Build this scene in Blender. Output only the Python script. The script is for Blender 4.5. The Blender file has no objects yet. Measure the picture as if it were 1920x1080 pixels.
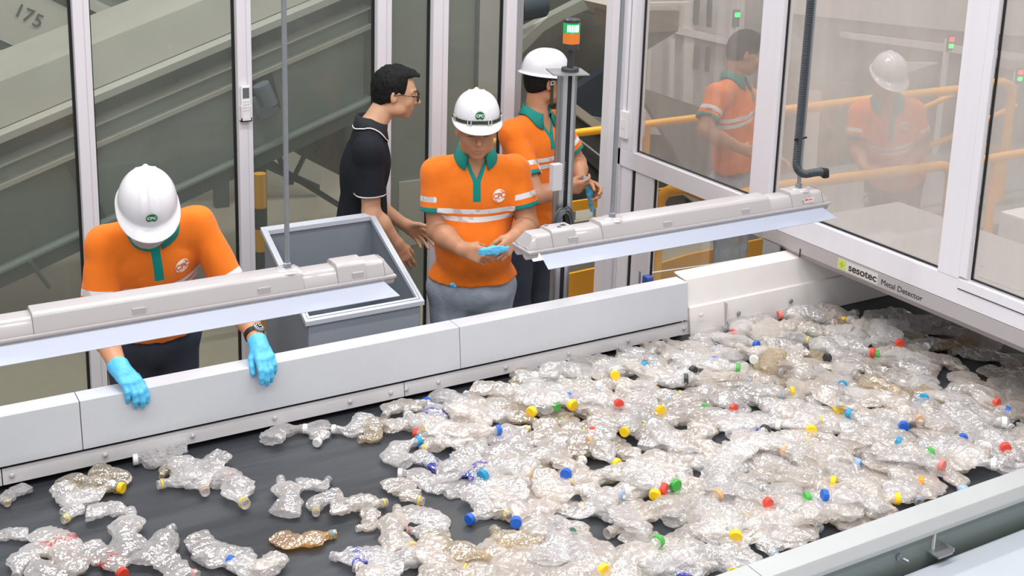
import bpy, bmesh, math, random
import numpy as np
from mathutils import Vector, Matrix, noise as mnoise

random.seed(7)
scene = bpy.context.scene
COL = scene.collection

# ------------------------------------------------------------------ camera
CF, CX, CY = 2303.52, 948.47, 233.21          # focal length and principal point (1920x1080 frame)
YAW, PIT, ROL = [math.radians(a) for a in (30.57, 13.16, 1.64)]
CAM = np.array([0.0, 0.0, 2.74])
def _rot():
    c, s = math.cos(YAW), math.sin(YAW); Rz = np.array([[c, -s, 0], [s, c, 0], [0, 0, 1]])
    c, s = math.cos(PIT), math.sin(PIT); Rx = np.array([[1, 0, 0], [0, c, -s], [0, s, c]])
    c, s = math.cos(ROL), math.sin(ROL); Ry = np.array([[c, 0, s], [0, 1, 0], [-s, 0, c]])
    return Ry @ Rx @ Rz
RW = _rot()
def ray(x, y):
    return RW.T @ np.array([(x - CX) / CF, 1, -(y - CY) / CF])
def atz(x, y, z):
    r = ray(x, y); return CAM + r * (z - CAM[2]) / r[2]
def aty(x, y, Y):
    r = ray(x, y); return CAM + r * Y / r[1]
def atx(x, y, X):
    r = ray(x, y); return CAM + r * X / r[0]
def proj(P):
    q = RW @ (np.array(P, float) - CAM); return CX + CF * q[0] / q[1], CY - CF * q[2] / q[1]

cam = bpy.data.cameras.new('camera')
cam.sensor_width = 36; cam.lens = CF / 1920 * 36
cam.shift_x = (960 - CX) / 1920; cam.shift_y = (CY - 540) / 1920
cam.clip_start = 0.05; cam.clip_end = 200
co = bpy.data.objects.new('camera', cam); COL.objects.link(co)
M = Matrix.Identity(4)
for i in range(3):
    M[i][0] = RW[0][i]; M[i][1] = RW[2][i]; M[i][2] = -RW[1][i]; M[i][3] = CAM[i]
co.matrix_world = M
scene.camera = co

# ------------------------------------------------------------------ materials
def hexc(h):
    h = h.lstrip('#'); r = []
    for i in (0, 2, 4):
        c = int(h[i:i + 2], 16) / 255
        r.append(c / 12.92 if c <= .04045 else ((c + .055) / 1.055) ** 2.4)
    return tuple(r) + (1,)
class NT:
    def __init__(s, name):
        s.m = bpy.data.materials.new(name); s.m.use_nodes = True
        s.t = s.m.node_tree; s.t.nodes.clear()
        s.out = s.n('ShaderNodeOutputMaterial')
    def n(s, typ, **kw):
        x = s.t.nodes.new(typ)
        for k, v in kw.items():
            if k == 'inp':
                for a, b in v.items(): x.inputs[a].default_value = b
            else: setattr(x, k, v)
        return x
    def l(s, a, b): s.t.links.new(a, b)
    def math(s, op, a, b=None, clamp=False):
        x = s.n('ShaderNodeMath', operation=op); x.use_clamp = clamp
        for i, v in enumerate((a, b)):
            if v is None: continue
            if isinstance(v, (int, float)): x.inputs[i].default_value = v
            else: s.l(v, x.inputs[i])
        return x.outputs[0]
    def mix(s, f, a, b):
        x = s.n('ShaderNodeMix', data_type='RGBA')
        for i, v in ((0, f), (6, a), (7, b)):
            if isinstance(v, (int, float, tuple)): x.inputs[i].default_value = v
            else: s.l(v, x.inputs[i])
        return x.outputs[2]
def mat(name, color, rough=.5, metal=0, var=.04, vscale=6, bump=0, bscale=60, spec=.5, coat=0, emit=None, estr=1, alpha=None, sub=0, stretch=None, sheen=0):
    """plain surface with a slight procedural variation in colour and an optional fine bump"""
    k = NT(name); c = hexc(color) if isinstance(color, str) else color
    p = k.n('ShaderNodeBsdfPrincipled'); k.l(p.outputs[0], k.out.inputs[0])
    p.inputs['Roughness'].default_value = rough; p.inputs['Metallic'].default_value = metal
    p.inputs['Specular IOR Level'].default_value = spec; p.inputs['Coat Weight'].default_value = coat
    if sheen: p.inputs['Sheen Weight'].default_value = sheen
    if sub:
        p.inputs['Subsurface Weight'].default_value = sub; p.inputs['Subsurface Radius'].default_value = (.012, .006, .003); p.inputs['Subsurface Scale'].default_value = 1
    tc = k.n('ShaderNodeTexCoord'); mp = k.n('ShaderNodeMapping'); k.l(tc.outputs['Object'], mp.inputs[0])
    if stretch: mp.inputs['Scale'].default_value = stretch
    if var:
        nz = k.n('ShaderNodeTexNoise', inp={'Scale': vscale, 'Detail': 4}); k.l(mp.outputs[0], nz.inputs[0])
        d = tuple(x * (1 - var * 2.2) for x in c[:3]) + (1,); b = tuple(min(1, x * (1 + var * 1.6)) for x in c[:3]) + (1,)
        k.l(k.mix(nz.outputs[0], d, b), p.inputs['Base Color'])
    else: p.inputs['Base Color'].default_value = c
    if bump:
        nb = k.n('ShaderNodeTexNoise', inp={'Scale': bscale, 'Detail': 3}); k.l(mp.outputs[0], nb.inputs[0])
        bp = k.n('ShaderNodeBump', inp={'Strength': bump, 'Distance': .01}); k.l(nb.outputs[0], bp.inputs['Height']); k.l(bp.outputs[0], p.inputs['Normal'])
    if emit:
        p.inputs['Emission Color'].default_value = hexc(emit); p.inputs['Emission Strength'].default_value = estr
    return k.m
def glass_mat(name, tint, haze, hazecol, refl):
    """thin pane: clear film, weak mirror and a pale layer painting a light veil"""
    k = NT(name)
    tr = k.n('ShaderNodeBsdfTransparent', inp={'Color': hexc(tint)})
    gl = k.n('ShaderNodeBsdfGlossy', inp={'Roughness': .015, 'Color': (1, 1, 1, 1)})
    df = k.n('ShaderNodeBsdfDiffuse', inp={'Color': hexc(hazecol)})
    tl = k.n('ShaderNodeBsdfTranslucent', inp={'Color': hexc(hazecol)})
    dm = k.n('ShaderNodeMixShader', inp={0: .35}); k.l(df.outputs[0], dm.inputs[1]); k.l(tl.outputs[0], dm.inputs[2])
    fr = k.n('ShaderNodeFresnel', inp={'IOR': 1.5}); f = k.math('MULTIPLY', fr.outputs[0], refl, True)
    a = k.n('ShaderNodeMixShader'); k.l(f, a.inputs[0]); k.l(tr.outputs[0], a.inputs[1]); k.l(gl.outputs[0], a.inputs[2])
    tc = k.n('ShaderNodeTexCoord'); mp = k.n('ShaderNodeMapping', inp={'Scale': (1.2, 1.2, .5)}); k.l(tc.outputs['Object'], mp.inputs[0])
    nz = k.n('ShaderNodeTexNoise', inp={'Scale': 2.2, 'Detail': 6, 'Roughness': .6}); k.l(mp.outputs[0], nz.inputs[0])
    h = k.math('MULTIPLY', k.math('ADD', nz.outputs[0], .5), haze, True)
    b = k.n('ShaderNodeMixShader'); k.l(h, b.inputs[0]); k.l(a.outputs[0], b.inputs[1]); k.l(dm.outputs[0], b.inputs[2])
    k.l(b.outputs[0], k.out.inputs[0]); return k.m

# ------------------------------------------------------------------ object helpers
def add_mesh(name, V, F, m=None, parent=None, smooth=False, attrs=None):
    me = bpy.data.meshes.new(name)
    V = np.asarray(V, dtype=np.float32).reshape(-1, 3)
    if isinstance(F, np.ndarray) and F.ndim == 2:
        n, kk = F.shape
        me.vertices.add(len(V)); me.vertices.foreach_set('co', V.ravel())
        me.loops.add(n * kk); me.loops.foreach_set('vertex_index', F.astype(np.int32).ravel())
        me.polygons.add(n); me.polygons.foreach_set('loop_start', np.arange(0, n * kk, kk, dtype=np.int32))
        me.update(calc_edges=True)
    else:
        me.from_pydata(V.tolist(), [], F); me.update()
    if smooth: me.polygons.foreach_set('use_smooth', [True] * len(me.polygons))
    if attrs:
        for k_, a in attrs.items():
            at = me.attributes.new(k_, 'FLOAT', 'POINT'); at.data.foreach_set('value', np.asarray(a, np.float32))
    if m: me.materials.append(m)
    o = bpy.data.objects.new(name, me); COL.objects.link(o)
    if parent: o.parent = parent
    return o
def empty(name, loc=(0, 0, 0), label=None, cat=None, group=None, kind=None, rz=0):
    o = bpy.data.objects.new(name, None); COL.objects.link(o); o.location = loc; o.rotation_euler = (0, 0, rz)
    o.empty_display_size = .05
    tag(o, label, cat, group, kind); return o
def tag(o, label=None, cat=None, group=None, kind=None):
    if label: o['label'] = label
    if cat: o['category'] = cat
    if group: o['group'] = group
    if kind: o['kind'] = kind
    return o
class MB:
    """collects simple solids in one mesh"""
    def __init__(s): s.V = []; s.F = []
    def add(s, V, F):
        b = len(s.V); s.V += [tuple(map(float, v)) for v in V]; s.F += [tuple(b + i for i in f) for f in F]; return s
    def box(s, a, b, mtx=None):
        x0, y0, z0 = a; x1, y1, z1 = b
        V = [(x0, y0, z0), (x1, y0, z0), (x1, y1, z0), (x0, y1, z0), (x0, y0, z1), (x1, y0, z1), (x1, y1, z1), (x0, y1, z1)]
        if mtx is not None: V = [tuple(mtx @ Vector(v)) for v in V]
        return s.add(V, [(0, 3, 2, 1), (4, 5, 6, 7), (0, 1, 5, 4), (1, 2, 6, 5), (2, 3, 7, 6), (3, 0, 4, 7)])
    def tube(s, pts, r, n=12, cap=True, closed=False):
        pts = [np.array(p, float) for p in pts]; rr = r if hasattr(r, '__len__') else [r] * len(pts)
        V = []; up = None; N = len(pts)
        for i, p in enumerate(pts):
            if closed: t = pts[(i + 1) % N] - pts[i - 1]
            else: t = pts[min(i + 1, N - 1)] - pts[max(i - 1, 0)]
            t = t / (np.linalg.norm(t) + 1e-9)
            if up is None: up = np.array([0, 0, 1.]) if abs(t[2]) < .9 else np.array([1., 0, 0])
            a = np.cross(t, up); a /= np.linalg.norm(a) + 1e-9; b = np.cross(a, t); up = b
            for k in range(n):
                an = 2 * math.pi * k / n; V.append(p + rr[i] * (math.cos(an) * a + math.sin(an) * b))
        F = []
        for i in range(N if closed else N - 1):
            for k in range(n):
                j = (i + 1) % N
                F.append((i * n + k, j * n + k, j * n + (k + 1) % n, i * n + (k + 1) % n))
        if cap and not closed: F.append(tuple(range(n))); F.append(tuple((N - 1) * n + k for k in reversed(range(n))))
        return s.add(V, F)
    def lathe(s, prof, n=24, c=(0, 0, 0), mtx=None, cap=True):
        V = []; N = len(prof)
        for r, z in prof:
            for k in range(n):
                a = 2 * math.pi * k / n; V.append(Vector((r * math.cos(a) + c[0], r * math.sin(a) + c[1], z + c[2])))
        if mtx is not None: V = [mtx @ v for v in V]
        F = [(i * n + k, i * n + (k + 1) % n, (i + 1) * n + (k + 1) % n, (i + 1) * n + k) for i in range(N - 1) for k in range(n)]
        if cap: F.append(tuple(reversed(range(n)))); F.append(tuple((N - 1) * n + k for k in range(n)))
        return s.add(V, F)
    def extrude(s, prof, p0, p1, ax, ay):
        """closed 2-d profile swept from p0 to p1; ax, ay = profile axes"""
        p0, p1, ax, ay = [np.array(q, float) for q in (p0, p1, ax, ay)]; n = len(prof)
        V = [p + a * ax + b * ay for p in (p0, p1) for a, b in prof]
        F = [(i, (i + 1) % n, n + (i + 1) % n, n + i) for i in range(n)] + [tuple(reversed(range(n))), tuple(range(n, 2 * n))]
        return s.add(V, F)
    def build(s, name, m=None, parent=None, smooth=False, bevel=0, seg=2, fix=True):
        me = bpy.data.meshes.new(name); me.from_pydata(s.V, [], s.F)
        if fix or bevel:
            bm = bmesh.new(); bm.from_mesh(me); bmesh.ops.recalc_face_normals(bm, faces=bm.faces)
            if bevel:
                ed = [e for e in bm.edges if len(e.link_faces) == 2 and e.calc_face_angle(0) > .5]
                bmesh.ops.bevel(bm, geom=ed, offset=bevel, segments=seg, affect='EDGES', profile=.6, clamp_overlap=True)
            bm.to_mesh(me); bm.free()
        me.update()
        if smooth:
            for p in me.polygons: p.use_smooth = True
            if hasattr(me, 'set_sharp_from_angle'): me.set_sharp_from_angle(angle=math.radians(38))
        if m: me.materials.append(m)
        o = bpy.data.objects.new(name, me); COL.objects.link(o)
        if parent: o.parent = parent
        return o
def under(o, p):
    """parent o (built in world coordinates) to the Empty p without moving it"""
    o.parent = p; o.matrix_parent_inverse = Matrix.Translation(p.location).inverted() if not p.rotation_euler.z else p.matrix_basis.inverted()
    return o
def text_mesh(body, size, extrude=.0006, bold=0, space=1.0):
    cu = bpy.data.curves.new('lettering', 'FONT'); cu.body = body; cu.size = 1; cu.extrude = extrude / size; cu.offset = bold / size
    cu.align_x = 'CENTER'; cu.align_y = 'CENTER'; cu.space_character = space
    o = bpy.data.objects.new('lettering', cu); COL.objects.link(o)
    dg = bpy.context.evaluated_depsgraph_get(); dg.update()
    me = bpy.data.meshes.new_from_object(o.evaluated_get(dg))
    me.transform(Matrix.Scale(size, 4)); bpy.data.objects.remove(o); bpy.data.curves.remove(cu); return me
def place_text(name, body, size, mtx, m, parent=None, bold=0, space=1.0, width=None, extrude=.0006):
    me = text_mesh(body, size, extrude, bold, space)
    if width:
        xs = [v.co.x for v in me.vertices]; s = width / (max(xs) - min(xs))
        for v in me.vertices: v.co.x *= s
    me.transform(mtx); me.materials.clear(); me.materials.append(m); me.name = name
    o = bpy.data.objects.new(name, me); COL.objects.link(o)
    if parent: under(o, parent)
    return o
def frame(origin, x, y):
    x = Vector(x).normalized(); y = Vector(y); z = x.cross(y).normalized(); y = z.cross(x)
    m = Matrix.Identity(4)
    for i in range(3): m[i][0] = x[i]; m[i][1] = y[i]; m[i][2] = z[i]; m[i][3] = origin[i]
    return m

WHITE_AL = mat('powder_coated_aluminium', '#e2e0e8', .32, 0, .02, 30, .03, 200, stretch=(1, 1, .05))
RUBBER = mat('black_gasket', '#17191c', .6)
ALU = mat('brushed_aluminium', '#b9babf', .35, .8, .08, 40, .05, 150, stretch=(1, 1, .04))
STEEL = mat('zinc_plated_steel', '#9aa0a8', .35, .7, .06, 30)
GREYP = mat('light_grey_paint', '#c6c9d0', .38, 0, .03, 5, .05, 90)
GREYT = mat('light_grey_paint_warm', '#d6d4d8', .38, 0, .03, 5, .05, 90)
WHITEP = mat('white_plastic_cladding', '#ebe7e6', .35, 0, .03, 8, .04, 60)
YEL = mat('yellow_rail_paint', '#f3ab12', .38, 0, .05, 5)
YEL2 = mat('amber_toe_board_paint', '#d99a22', .45, 0, .06, 5)
DARK = mat('dark_metal', '#33383c', .45, .3)
GREENG = mat('grey_green_machine_paint', '#7f8a84', .45, 0, .10, 2.5, .05, 40)
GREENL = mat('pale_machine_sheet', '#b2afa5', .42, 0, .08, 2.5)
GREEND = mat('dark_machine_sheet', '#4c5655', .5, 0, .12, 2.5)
# ------------------------------------------------------------------ setting: floor, conveyor, glass walls
def floor_mat():
    k = NT('polished_concrete'); p = k.n('ShaderNodeBsdfPrincipled', inp={'Roughness': .42}); k.l(p.outputs[0], k.out.inputs[0])
    tc = k.n('ShaderNodeTexCoord'); a = k.n('ShaderNodeTexNoise', inp={'Scale': .8, 'Detail': 7}); k.l(tc.outputs['Object'], a.inputs[0])
    b = k.n('ShaderNodeTexNoise', inp={'Scale': 18, 'Detail': 4}); k.l(tc.outputs['Object'], b.inputs[0])
    c1 = k.mix(a.outputs[0], hexc('#8d8271'), hexc('#b5ac9c')); f = k.math('MULTIPLY', b.outputs[0], .3)
    k.l(k.mix(f, c1, hexc('#6f675a')), p.inputs['Base Color']); return k.m
fl = MB().box((-6, -3, -.05), (16, 16, 0)).build('floor', floor_mat()); tag(fl, kind='structure')

def belt_mat():
    k = NT('worn_black_rubber_belt'); p = k.n('ShaderNodeBsdfPrincipled'); k.l(p.outputs[0], k.out.inputs[0])
    tc = k.n('ShaderNodeTexCoord'); mp = k.n('ShaderNodeMapping', inp={'Scale': (.55, 5, 1)}); k.l(tc.outputs['Object'], mp.inputs[0])
    a = k.n('ShaderNodeTexNoise', inp={'Scale': 2.4, 'Detail': 8, 'Roughness': .65}); k.l(mp.outputs[0], a.inputs[0])
    b = k.n('ShaderNodeTexNoise', inp={'Scale': 1.6, 'Detail': 3}); k.l(tc.outputs['Object'], b.inputs[0])
    r = k.n('ShaderNodeValToRGB'); k.l(a.outputs[0], r.inputs[0])
    r.color_ramp.elements[0].position = .3; r.color_ramp.elements[0].color = hexc('#23282f')
    r.color_ramp.elements[1].position = .75; r.color_ramp.elements[1].color = hexc('#43474d')
    st = k.n('ShaderNodeValToRGB'); k.l(b.outputs[0], st.inputs[0]); st.color_ramp.elements[0].position = .55; st.color_ramp.elements[1].position = .72
    f = k.math('MULTIPLY', st.outputs[0], .45)
    k.l(k.mix(f, r.outputs[0], hexc('#4d4842')), p.inputs['Base Color'])
    rr = k.math('ADD', k.math('MULTIPLY', a.outputs[0], .3), .32); k.l(rr, p.inputs['Roughness'])
    fb = k.n('ShaderNodeTexNoise', inp={'Scale': 90}); k.l(mp.outputs[0], fb.inputs[0])
    bp = k.n('ShaderNodeBump', inp={'Strength': .15, 'Distance': .004}); k.l(fb.outputs[0], bp.inputs['Height']); k.l(bp.outputs[0], p.inputs['Normal'])
    return k.m
BOLT = mat('galvanised_bolt', '#c9ccd1', .3, .3)
RAILM = mat('near_rail_paint', '#b3b6b8', .35, 0, .03, 5)
BZ = .65                       # belt surface
XD = 3.865                     # plane of the cross wall and the detector face
conv = empty('sorting_conveyor', (2, 3.1, 0), 'wide grey sorting conveyor with a black belt under the bottles', 'conveyor')
under(MB().box((-2.5, 2.30, BZ - .012), (5.0, 3.905, BZ)).build('belt', belt_mat()), conv)
under(MB().box((-2.5, 2.34, BZ - .09), (5.0, 3.88, BZ - .03)).build('belt_bed', DARK), conv)
# far side wall in panels: flat top, near-upright face
XJ = [-2.5, .704, 2.115, 3.227]
for i in range(3):
    a, b = XJ[i] + .0012, XJ[i + 1] - .0012
    prof = [(3.968, .9), (3.888, .9), (3.870, .735), (3.876, .733), (3.893, .894), (3.962, .894), (3.962, .70), (3.968, .70)]
    o = MB().extrude(prof, (a, 0, 0), (b, 0, 0), (0, 1, 0), (0, 0, 1)).build('side_panel', GREYP, bevel=.0015)
    under(o, conv)
# skirt strips under the panels with bolts
for a, b in ((-2.5, .45), (.4535, 1.874), (1.8775, 3.24)):
    o = MB().extrude([(3.868, .672), (3.876, .7235), (3.884, .7235), (3.876, .672)], (a, 0, 0), (b, 0, 0), (0, 1, 0), (0, 0, 1)).build('skirt_strip', GREYT)
    under(o, conv)
bx = [float(atx(x, y, 0.001)[0]) if 0 else float(aty(x, y, 3.893)[0]) for x, y in ((21, 893), (195, 857), (358, 819), (511, 783), (652, 753), (728, 735), (757, 731), (817, 718), (943, 693), (1061, 666), (1172, 641), (1276, 617))]
for x in bx:
    m = Matrix.Translation((x, 3.8705, .6975)) @ Matrix.Rotation(math.radians(90 - 8), 4, 'X')
    under(MB().lathe([(.0085, 0), (.0085, .002), (.006, .0045), (.002, .0055)], 16, mtx=m).build('bolt', BOLT, smooth=True), conv)
under(MB().box((-2.5, 3.915, .60), (3.23, 3.96, .76)).build('side_beam', DARK), conv)
under(MB().box((-2.5, 3.90, .12), (5.0, 3.955, .60)).build('side_plate', GREYT), conv)
# white cladding beyond the grey panels
prof = [(3.99, .915), (3.905, .905), (3.882, .79), (3.868, .788), (3.845, .652), (3.853, .65), (3.876, .78), (3.89, .785), (3.912, .897), (3.99, .907)]
w = MB().extrude(prof, (3.231, 0, 0), (4.9, 0, 0), (0, 1, 0), (0, 0, 1)).build('white_side_cladding', WHITEP, bevel=.0015); under(w, conv)
for (x, y) in ((1315, 590), (1385, 588), (1483, 565)):
    q = aty(x, y, 3.852)
    m = Matrix.Translation((q[0], 3.852, q[2])) @ Matrix.Rotation(math.radians(90 + 10), 4, 'X')
    under(MB().lathe([(.011, 0), (.011, .002), (.0075, .006), (.003, .008)], 16, mtx=m).build('bolt', STEEL if x > 1320 else WHITEP, smooth=True), conv)
j = MB(); j.box((3.42, 3.8445, .66), (3.4215, 3.868, .785)); under(j.build('cladding_joint', mat('joint_line_grey', '#b9b4b2')), conv)  # thin grey strip along the cladding joint
# near side rail
prof = [(2.372, .702), (2.372, .64), (2.366, .64), (2.366, .694), (2.30, .694), (2.284, .668), (2.284, .655), (2.276, .655), (2.276, .670), (2.294, .702)]
for a, b in ((-1, 2.256), (2.2585, 5.0)):
    under(MB().extrude(prof, (a, 0, 0), (b, 0, 0), (0, 1, 0), (0, 0, 1)).build('near_side_rail', RAILM, bevel=.003), conv)
under(MB().box((-1, 2.288, .10), (5.0, 2.30, .67)).build('near_side_plate', mat('grey_green_side_sheet', '#76817d', .3, .1, .08, 3)), conv)
for x in (1.2, 2.95, 4.6):
    under(MB().box((x, 2.280, .58), (x + .006, 2.288, .66)).build('plate_seam', GREYT), conv)
    under(MB().box((x - .02, 2.24, .592), (x + .05, 2.288, .597)).box((x + .045, 2.24, .592), (x + .05, 2.288, .61)).build('bracket', ALU), conv)
for x in (2.45, 2.8):
    under(MB().tube([(x, 2.288, .615), (x + .01, 2.255, .612)], .005).lathe([(.011, -.003), (.011, .003)], 6, mtx=Matrix.Translation((x, 2.284, .615)) @ Matrix.Rotation(math.pi / 2, 4, 'X')).build('hanger_bolt', STEEL), conv)
for x in (-.5, 1.9, 4.2):
    for y in (2.36, 3.82):
        under(MB().box((x, y - .04, 0), (x + .08, y + .04, .60)).build('leg', GREYT), conv)
# pale machine plinth in the near right corner
pl = MB().box((2.0, 1.0, 0), (7.5, 2.262, .565)).build('machine_plinth', mat('white_epoxy_plinth', '#b4bcc6', .3, 0, .02), bevel=.01); tag(pl, 'pale blue-white machine plinth in front of the near belt rail', 'plinth')

# metal detector
det = empty('metal_detector', (4.5, 3.1, 0), 'grey metal detector tunnel across the belt, lettered sesotec', 'metal detector')
DETM = mat('detector_warm_grey', '#aca7a9', .42, 0, .02, 3)
DETD = mat('detector_side_grey', '#9b9ba1', .42, 0, .02, 3)
prof = [(XD, .998), (XD, .937), (XD + .035, .903), (XD + .9, .903), (XD + .9, .998)]
under(MB().extrude(prof, (0, 2.1, 0), (0, 4.135, 0), (1, 0, 0), (0, 0, 1)).build('tunnel_top', DETM, bevel=.0015), det)
under(MB().box((XD + .02, 4.02, .30), (XD + .9, 4.13, .902)).build('tunnel_side', DETD), det)
under(MB().box((XD + .02, 2.1, .57), (XD + .9, 2.24, .902)).build('tunnel_side', DETD), det)
under(MB().box((XD + .001, 4.02, .80), (XD + .012, 4.13, .93)).build('hinge_plate', DETD), det)
BLK = mat('printed_black', '#2c2b2e', .5)
DV = Vector((0, -1, 0)); UZ = Vector((0, 0, 1))
def det_at(x, y): q = atx(x, y, XD); return q[1], q[2]
ya, _ = det_at(1570, 505); yb, _ = det_at(1645, 530)
stk = MB().box((XD - .0012, yb, .942), (XD - .0002, ya, .990)).build('brand_sticker', mat('sticker_white', '#cfccc9', .4)); under(stk, det)
yc = ya - .003
LOGO = mat('logo_lime_green', '#c3d651', .4)
under(MB().box((XD - .002, yc - .043, .9445), (XD - .0013, yc, .9875)).build('logo', LOGO), det)
s = MB(); cy_, cz_ = yc - .0215, .966
for k in range(4):
    a = k * math.pi / 2; dy, dz = math.cos(a), math.sin(a)
    y0, z0, y1, z1 = cy_ + dy * .005, cz_ + dz * .005, cy_ + dy * .012, cz_ + dz * .012
    s.box((XD - .003, min(y0, y1) - .0008, min(z0, z1) - .0008), (XD - .0021, max(y0, y1) + .0008, max(z0, z1) + .0008))
under(s.build('logo_star', BLK), det)
ym, _ = det_at(1616, 514)
place_text('lettering', 'sesotec', .047, frame((XD - .0016, det_at(1617, 515)[0], .966), DV, UZ), BLK, det, bold=.0009, width=det_at(1591, 503)[0] - det_at(1643, 524)[0])
place_text('lettering', 'Metal Detector', .034, frame((XD - .0006, (det_at(1652, 530)[0] + det_at(1729, 562)[0]) / 2, .962), DV, UZ), BLK, det, width=det_at(1652, 530)[0] - det_at(1729, 562)[0])
q = det_at(1500, 478); arr = MB().box((XD - .002, q[0] - .0035, .926), (XD - .0005, q[0] + .0035, .958)).add([(XD - .001, q[0] - .009, .93), (XD - .001, q[0] + .009, .93), (XD - .001, q[0], .914)], [(0, 1, 2)]); under(arr.build('arrow_mark', BLK), det)
for (x, y) in ((1841, 500), (1857, 514), (1873, 512), (1877, 528)):
    p = atz(x, y, .998); under(MB().lathe([(.006, 0), (.006, .003), (.003, .005)], 12, c=(p[0], p[1], .998)).build('screw', STEEL), det)
p = atz(1868, 530, .998); under(MB().box((p[0] - .01, p[1] - .11, .9985), (p[0] + .16, p[1] + .08, 1.001)).build('cover_plate', DETM), det)
p = atz(1622, 378, 1.0); ey = MB().lathe([(.018, 0), (.018, .006), (.008, .008)], 16, c=(p[0], p[1], .998))
ey.tube([(p[0] + .016 * math.cos(a), p[1], 1.026 + .016 * math.sin(a)) for a in np.linspace(0, 2 * math.pi, 17)[:-1]], .0045, 8, closed=True)
under(ey.build('lifting_eye', STEEL, smooth=True), det)

# glass cross wall over the detector
G_R = glass_mat('veiled_glass', '#ecebe9', .62, '#d6cfcb', .10)  # pale layer paints the bright room's reflected veil into the pane
G_R1 = glass_mat('less_veiled_glass', '#ecebe9', .36, '#d3cdc9', .12)  # same painted veil of reflected light, weaker
G_L = glass_mat('lightly_veiled_glass', '#dfe5e1', .20, '#b4b9b2', .5)  # greenish-grey haze painted into the pane to lighten the view behind
YB = 5.35
def win(n, name): return empty(name, n, kind='structure')
def pane_x(y0, y1, z0, z1, w, m=G_R, x=XD + .03):
    o = add_mesh('pane', [(x, y0, z0), (x, y1, z0), (x, y1, z1), (x, y0, z1)], [(0, 1, 2, 3)], m); under(o, w)
    for b in ((y0, y0 + .008), (y1 - .008, y1)):
        under(MB().box((x - .006, b[0], z0), (x + .004, b[1], z1)).build('gasket', RUBBER), w)
    under(MB().box((x - .006, y0, z0), (x + .004, y1, z0 + .006)).build('gasket', RUBBER), w)
def pane_y(x0, x1, z0, z1, w, m=G_L, y=YB + .02):
    o = add_mesh('pane', [(x0, y, z0), (x1, y, z0), (x1, y, z1), (x0, y, z1)], [(0, 1, 2, 3)], m); under(o, w)
    for b in ((x0, x0 + .011), (x1 - .011, x1)):
        under(MB().box((b[0], y - .012, z0), (b[1], y + .004, z1)).build('gasket', RUBBER), w)
ZT = 3.4
w1 = win((XD, 4.7, 0), 'window_1')
pane_x(4.265, 5.18, 1.105, ZT, w1, m=G_R1)
under(MB().box((XD, 4.25, 1.003), (XD + .06, 5.36, 1.10)).build('mid_rail', WHITE_AL, bevel=.003), w1)
under(MB().box((XD, 5.185, 1.10), (XD + .06, 5.30, ZT)).build('frame', WHITE_AL, bevel=.003), w1)
under(MB().box((XD, 5.30, 0), (XD + .07, 5.44, ZT)).build('corner_post', WHITE_AL, bevel=.003), w1)
under(MB().box((XD + .01, 5.01, 0), (XD + .05, 5.165, 1.0)).build('frame', WHITE_AL, bevel=.003), w1)
under(MB().box((XD + .01, 5.20, 0), (XD + .05, 5.30, 1.0)).build('frame', WHITE_AL, bevel=.003), w1)
under(MB().box((XD + .018, 5.165, 0), (XD + .03, 5.20, 1.0)).build('gasket', RUBBER), w1)
pane_x(4.14, 5.01, .3, 1.0, w1, m=glass_mat('low_clean_glass', '#f4f5f4', .004, '#cfd4d0', .25))
w2 = win((XD, 3.6, 0), 'window_2')
under(MB().box((XD - .002, 4.115, 1.0), (XD + .06, 4.25, ZT)).build('post', WHITE_AL, bevel=.003), w2)
under(MB().box((XD, 2.0, 1.0), (XD + .06, 4.115, 1.102)).build('sill_rail', WHITE_AL, bevel=.003), w2)
pane_x(3.123, 4.115, 1.105, ZT, w2)
w3 = win((XD, 2.6, 0), 'window_3')
under(MB().box((XD - .002, 3.019, 1.102), (XD + .06, 3.123, ZT)).build('post', WHITE_AL, bevel=.003), w3)
under(MB().box((XD - .001, 3.073, 1.102), (XD + .02, 3.075, ZT)).build('post_seam', GREYP), w3)
under(MB().box((XD - .002, 2.983, 1.115), (XD + .02, 3.019, ZT)).build('sash_frame', WHITE_AL, bevel=.002), w3)
under(MB().box((XD - .003, 2.0, 1.066), (XD + .02, 3.019, 1.105)).build('sash_frame', WHITE_AL, bevel=.002), w3)
under(MB().box((XD - .004, 2.0, 1.0635), (XD + .0, 3.017, 1.066)).build('gasket', RUBBER), w3)
pane_x(1.8, 2.983, 1.108, ZT, w3)

# glass back wall behind the workers
def xat(x, y=0): return float(aty(x, y, YB)[0])
posts = [(128.9, 160.5), (435.6, 465), (705, 735), (811, 843), (945, 981)]
px = [(xat(a), xat(b)) for a, b in posts]
px = [(1.022, 1.090), (1.727, 1.793), (2.418, 2.492), (2.716, 2.800), (3.130, 3.225)]
n = 4
segs = [(-1.2, px[0][0])] + [(px[i][1], px[i + 1][0]) for i in range(4)]
for i, (a, b) in enumerate(segs):
    w = win(((a + b) / 2, YB, 0), 'window_%d' % (n + i))
    pane_y(a, b, .06, ZT, w)
    p0, p1 = px[i]
    under(MB().box((p0, YB - .03, 0), (p1, YB + .04, ZT)).build('post', WHITE_AL, bevel=.003), w)
    under(MB().box((p0 + (p1 - p0) * .62, YB - .032, 0), (p0 + (p1 - p0) * .64, YB - .028, ZT)).build('post_groove', GREYP), w)
    under(MB().box((a, YB - .02, 0), (b, YB + .03, .06)).build('bottom_rail', WHITE_AL), w)
d1 = empty('door_1', (3.6, YB, 0), kind='structure')
under(MB().box((3.79, YB - .03, 0), (3.865, YB + .04, ZT)).build('jamb', WHITE_AL, bevel=.003), d1)
under(MB().box((3.19, YB - .035, 0), (3.225, YB - .03, ZT)).build('jamb', ALU), d1)
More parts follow.
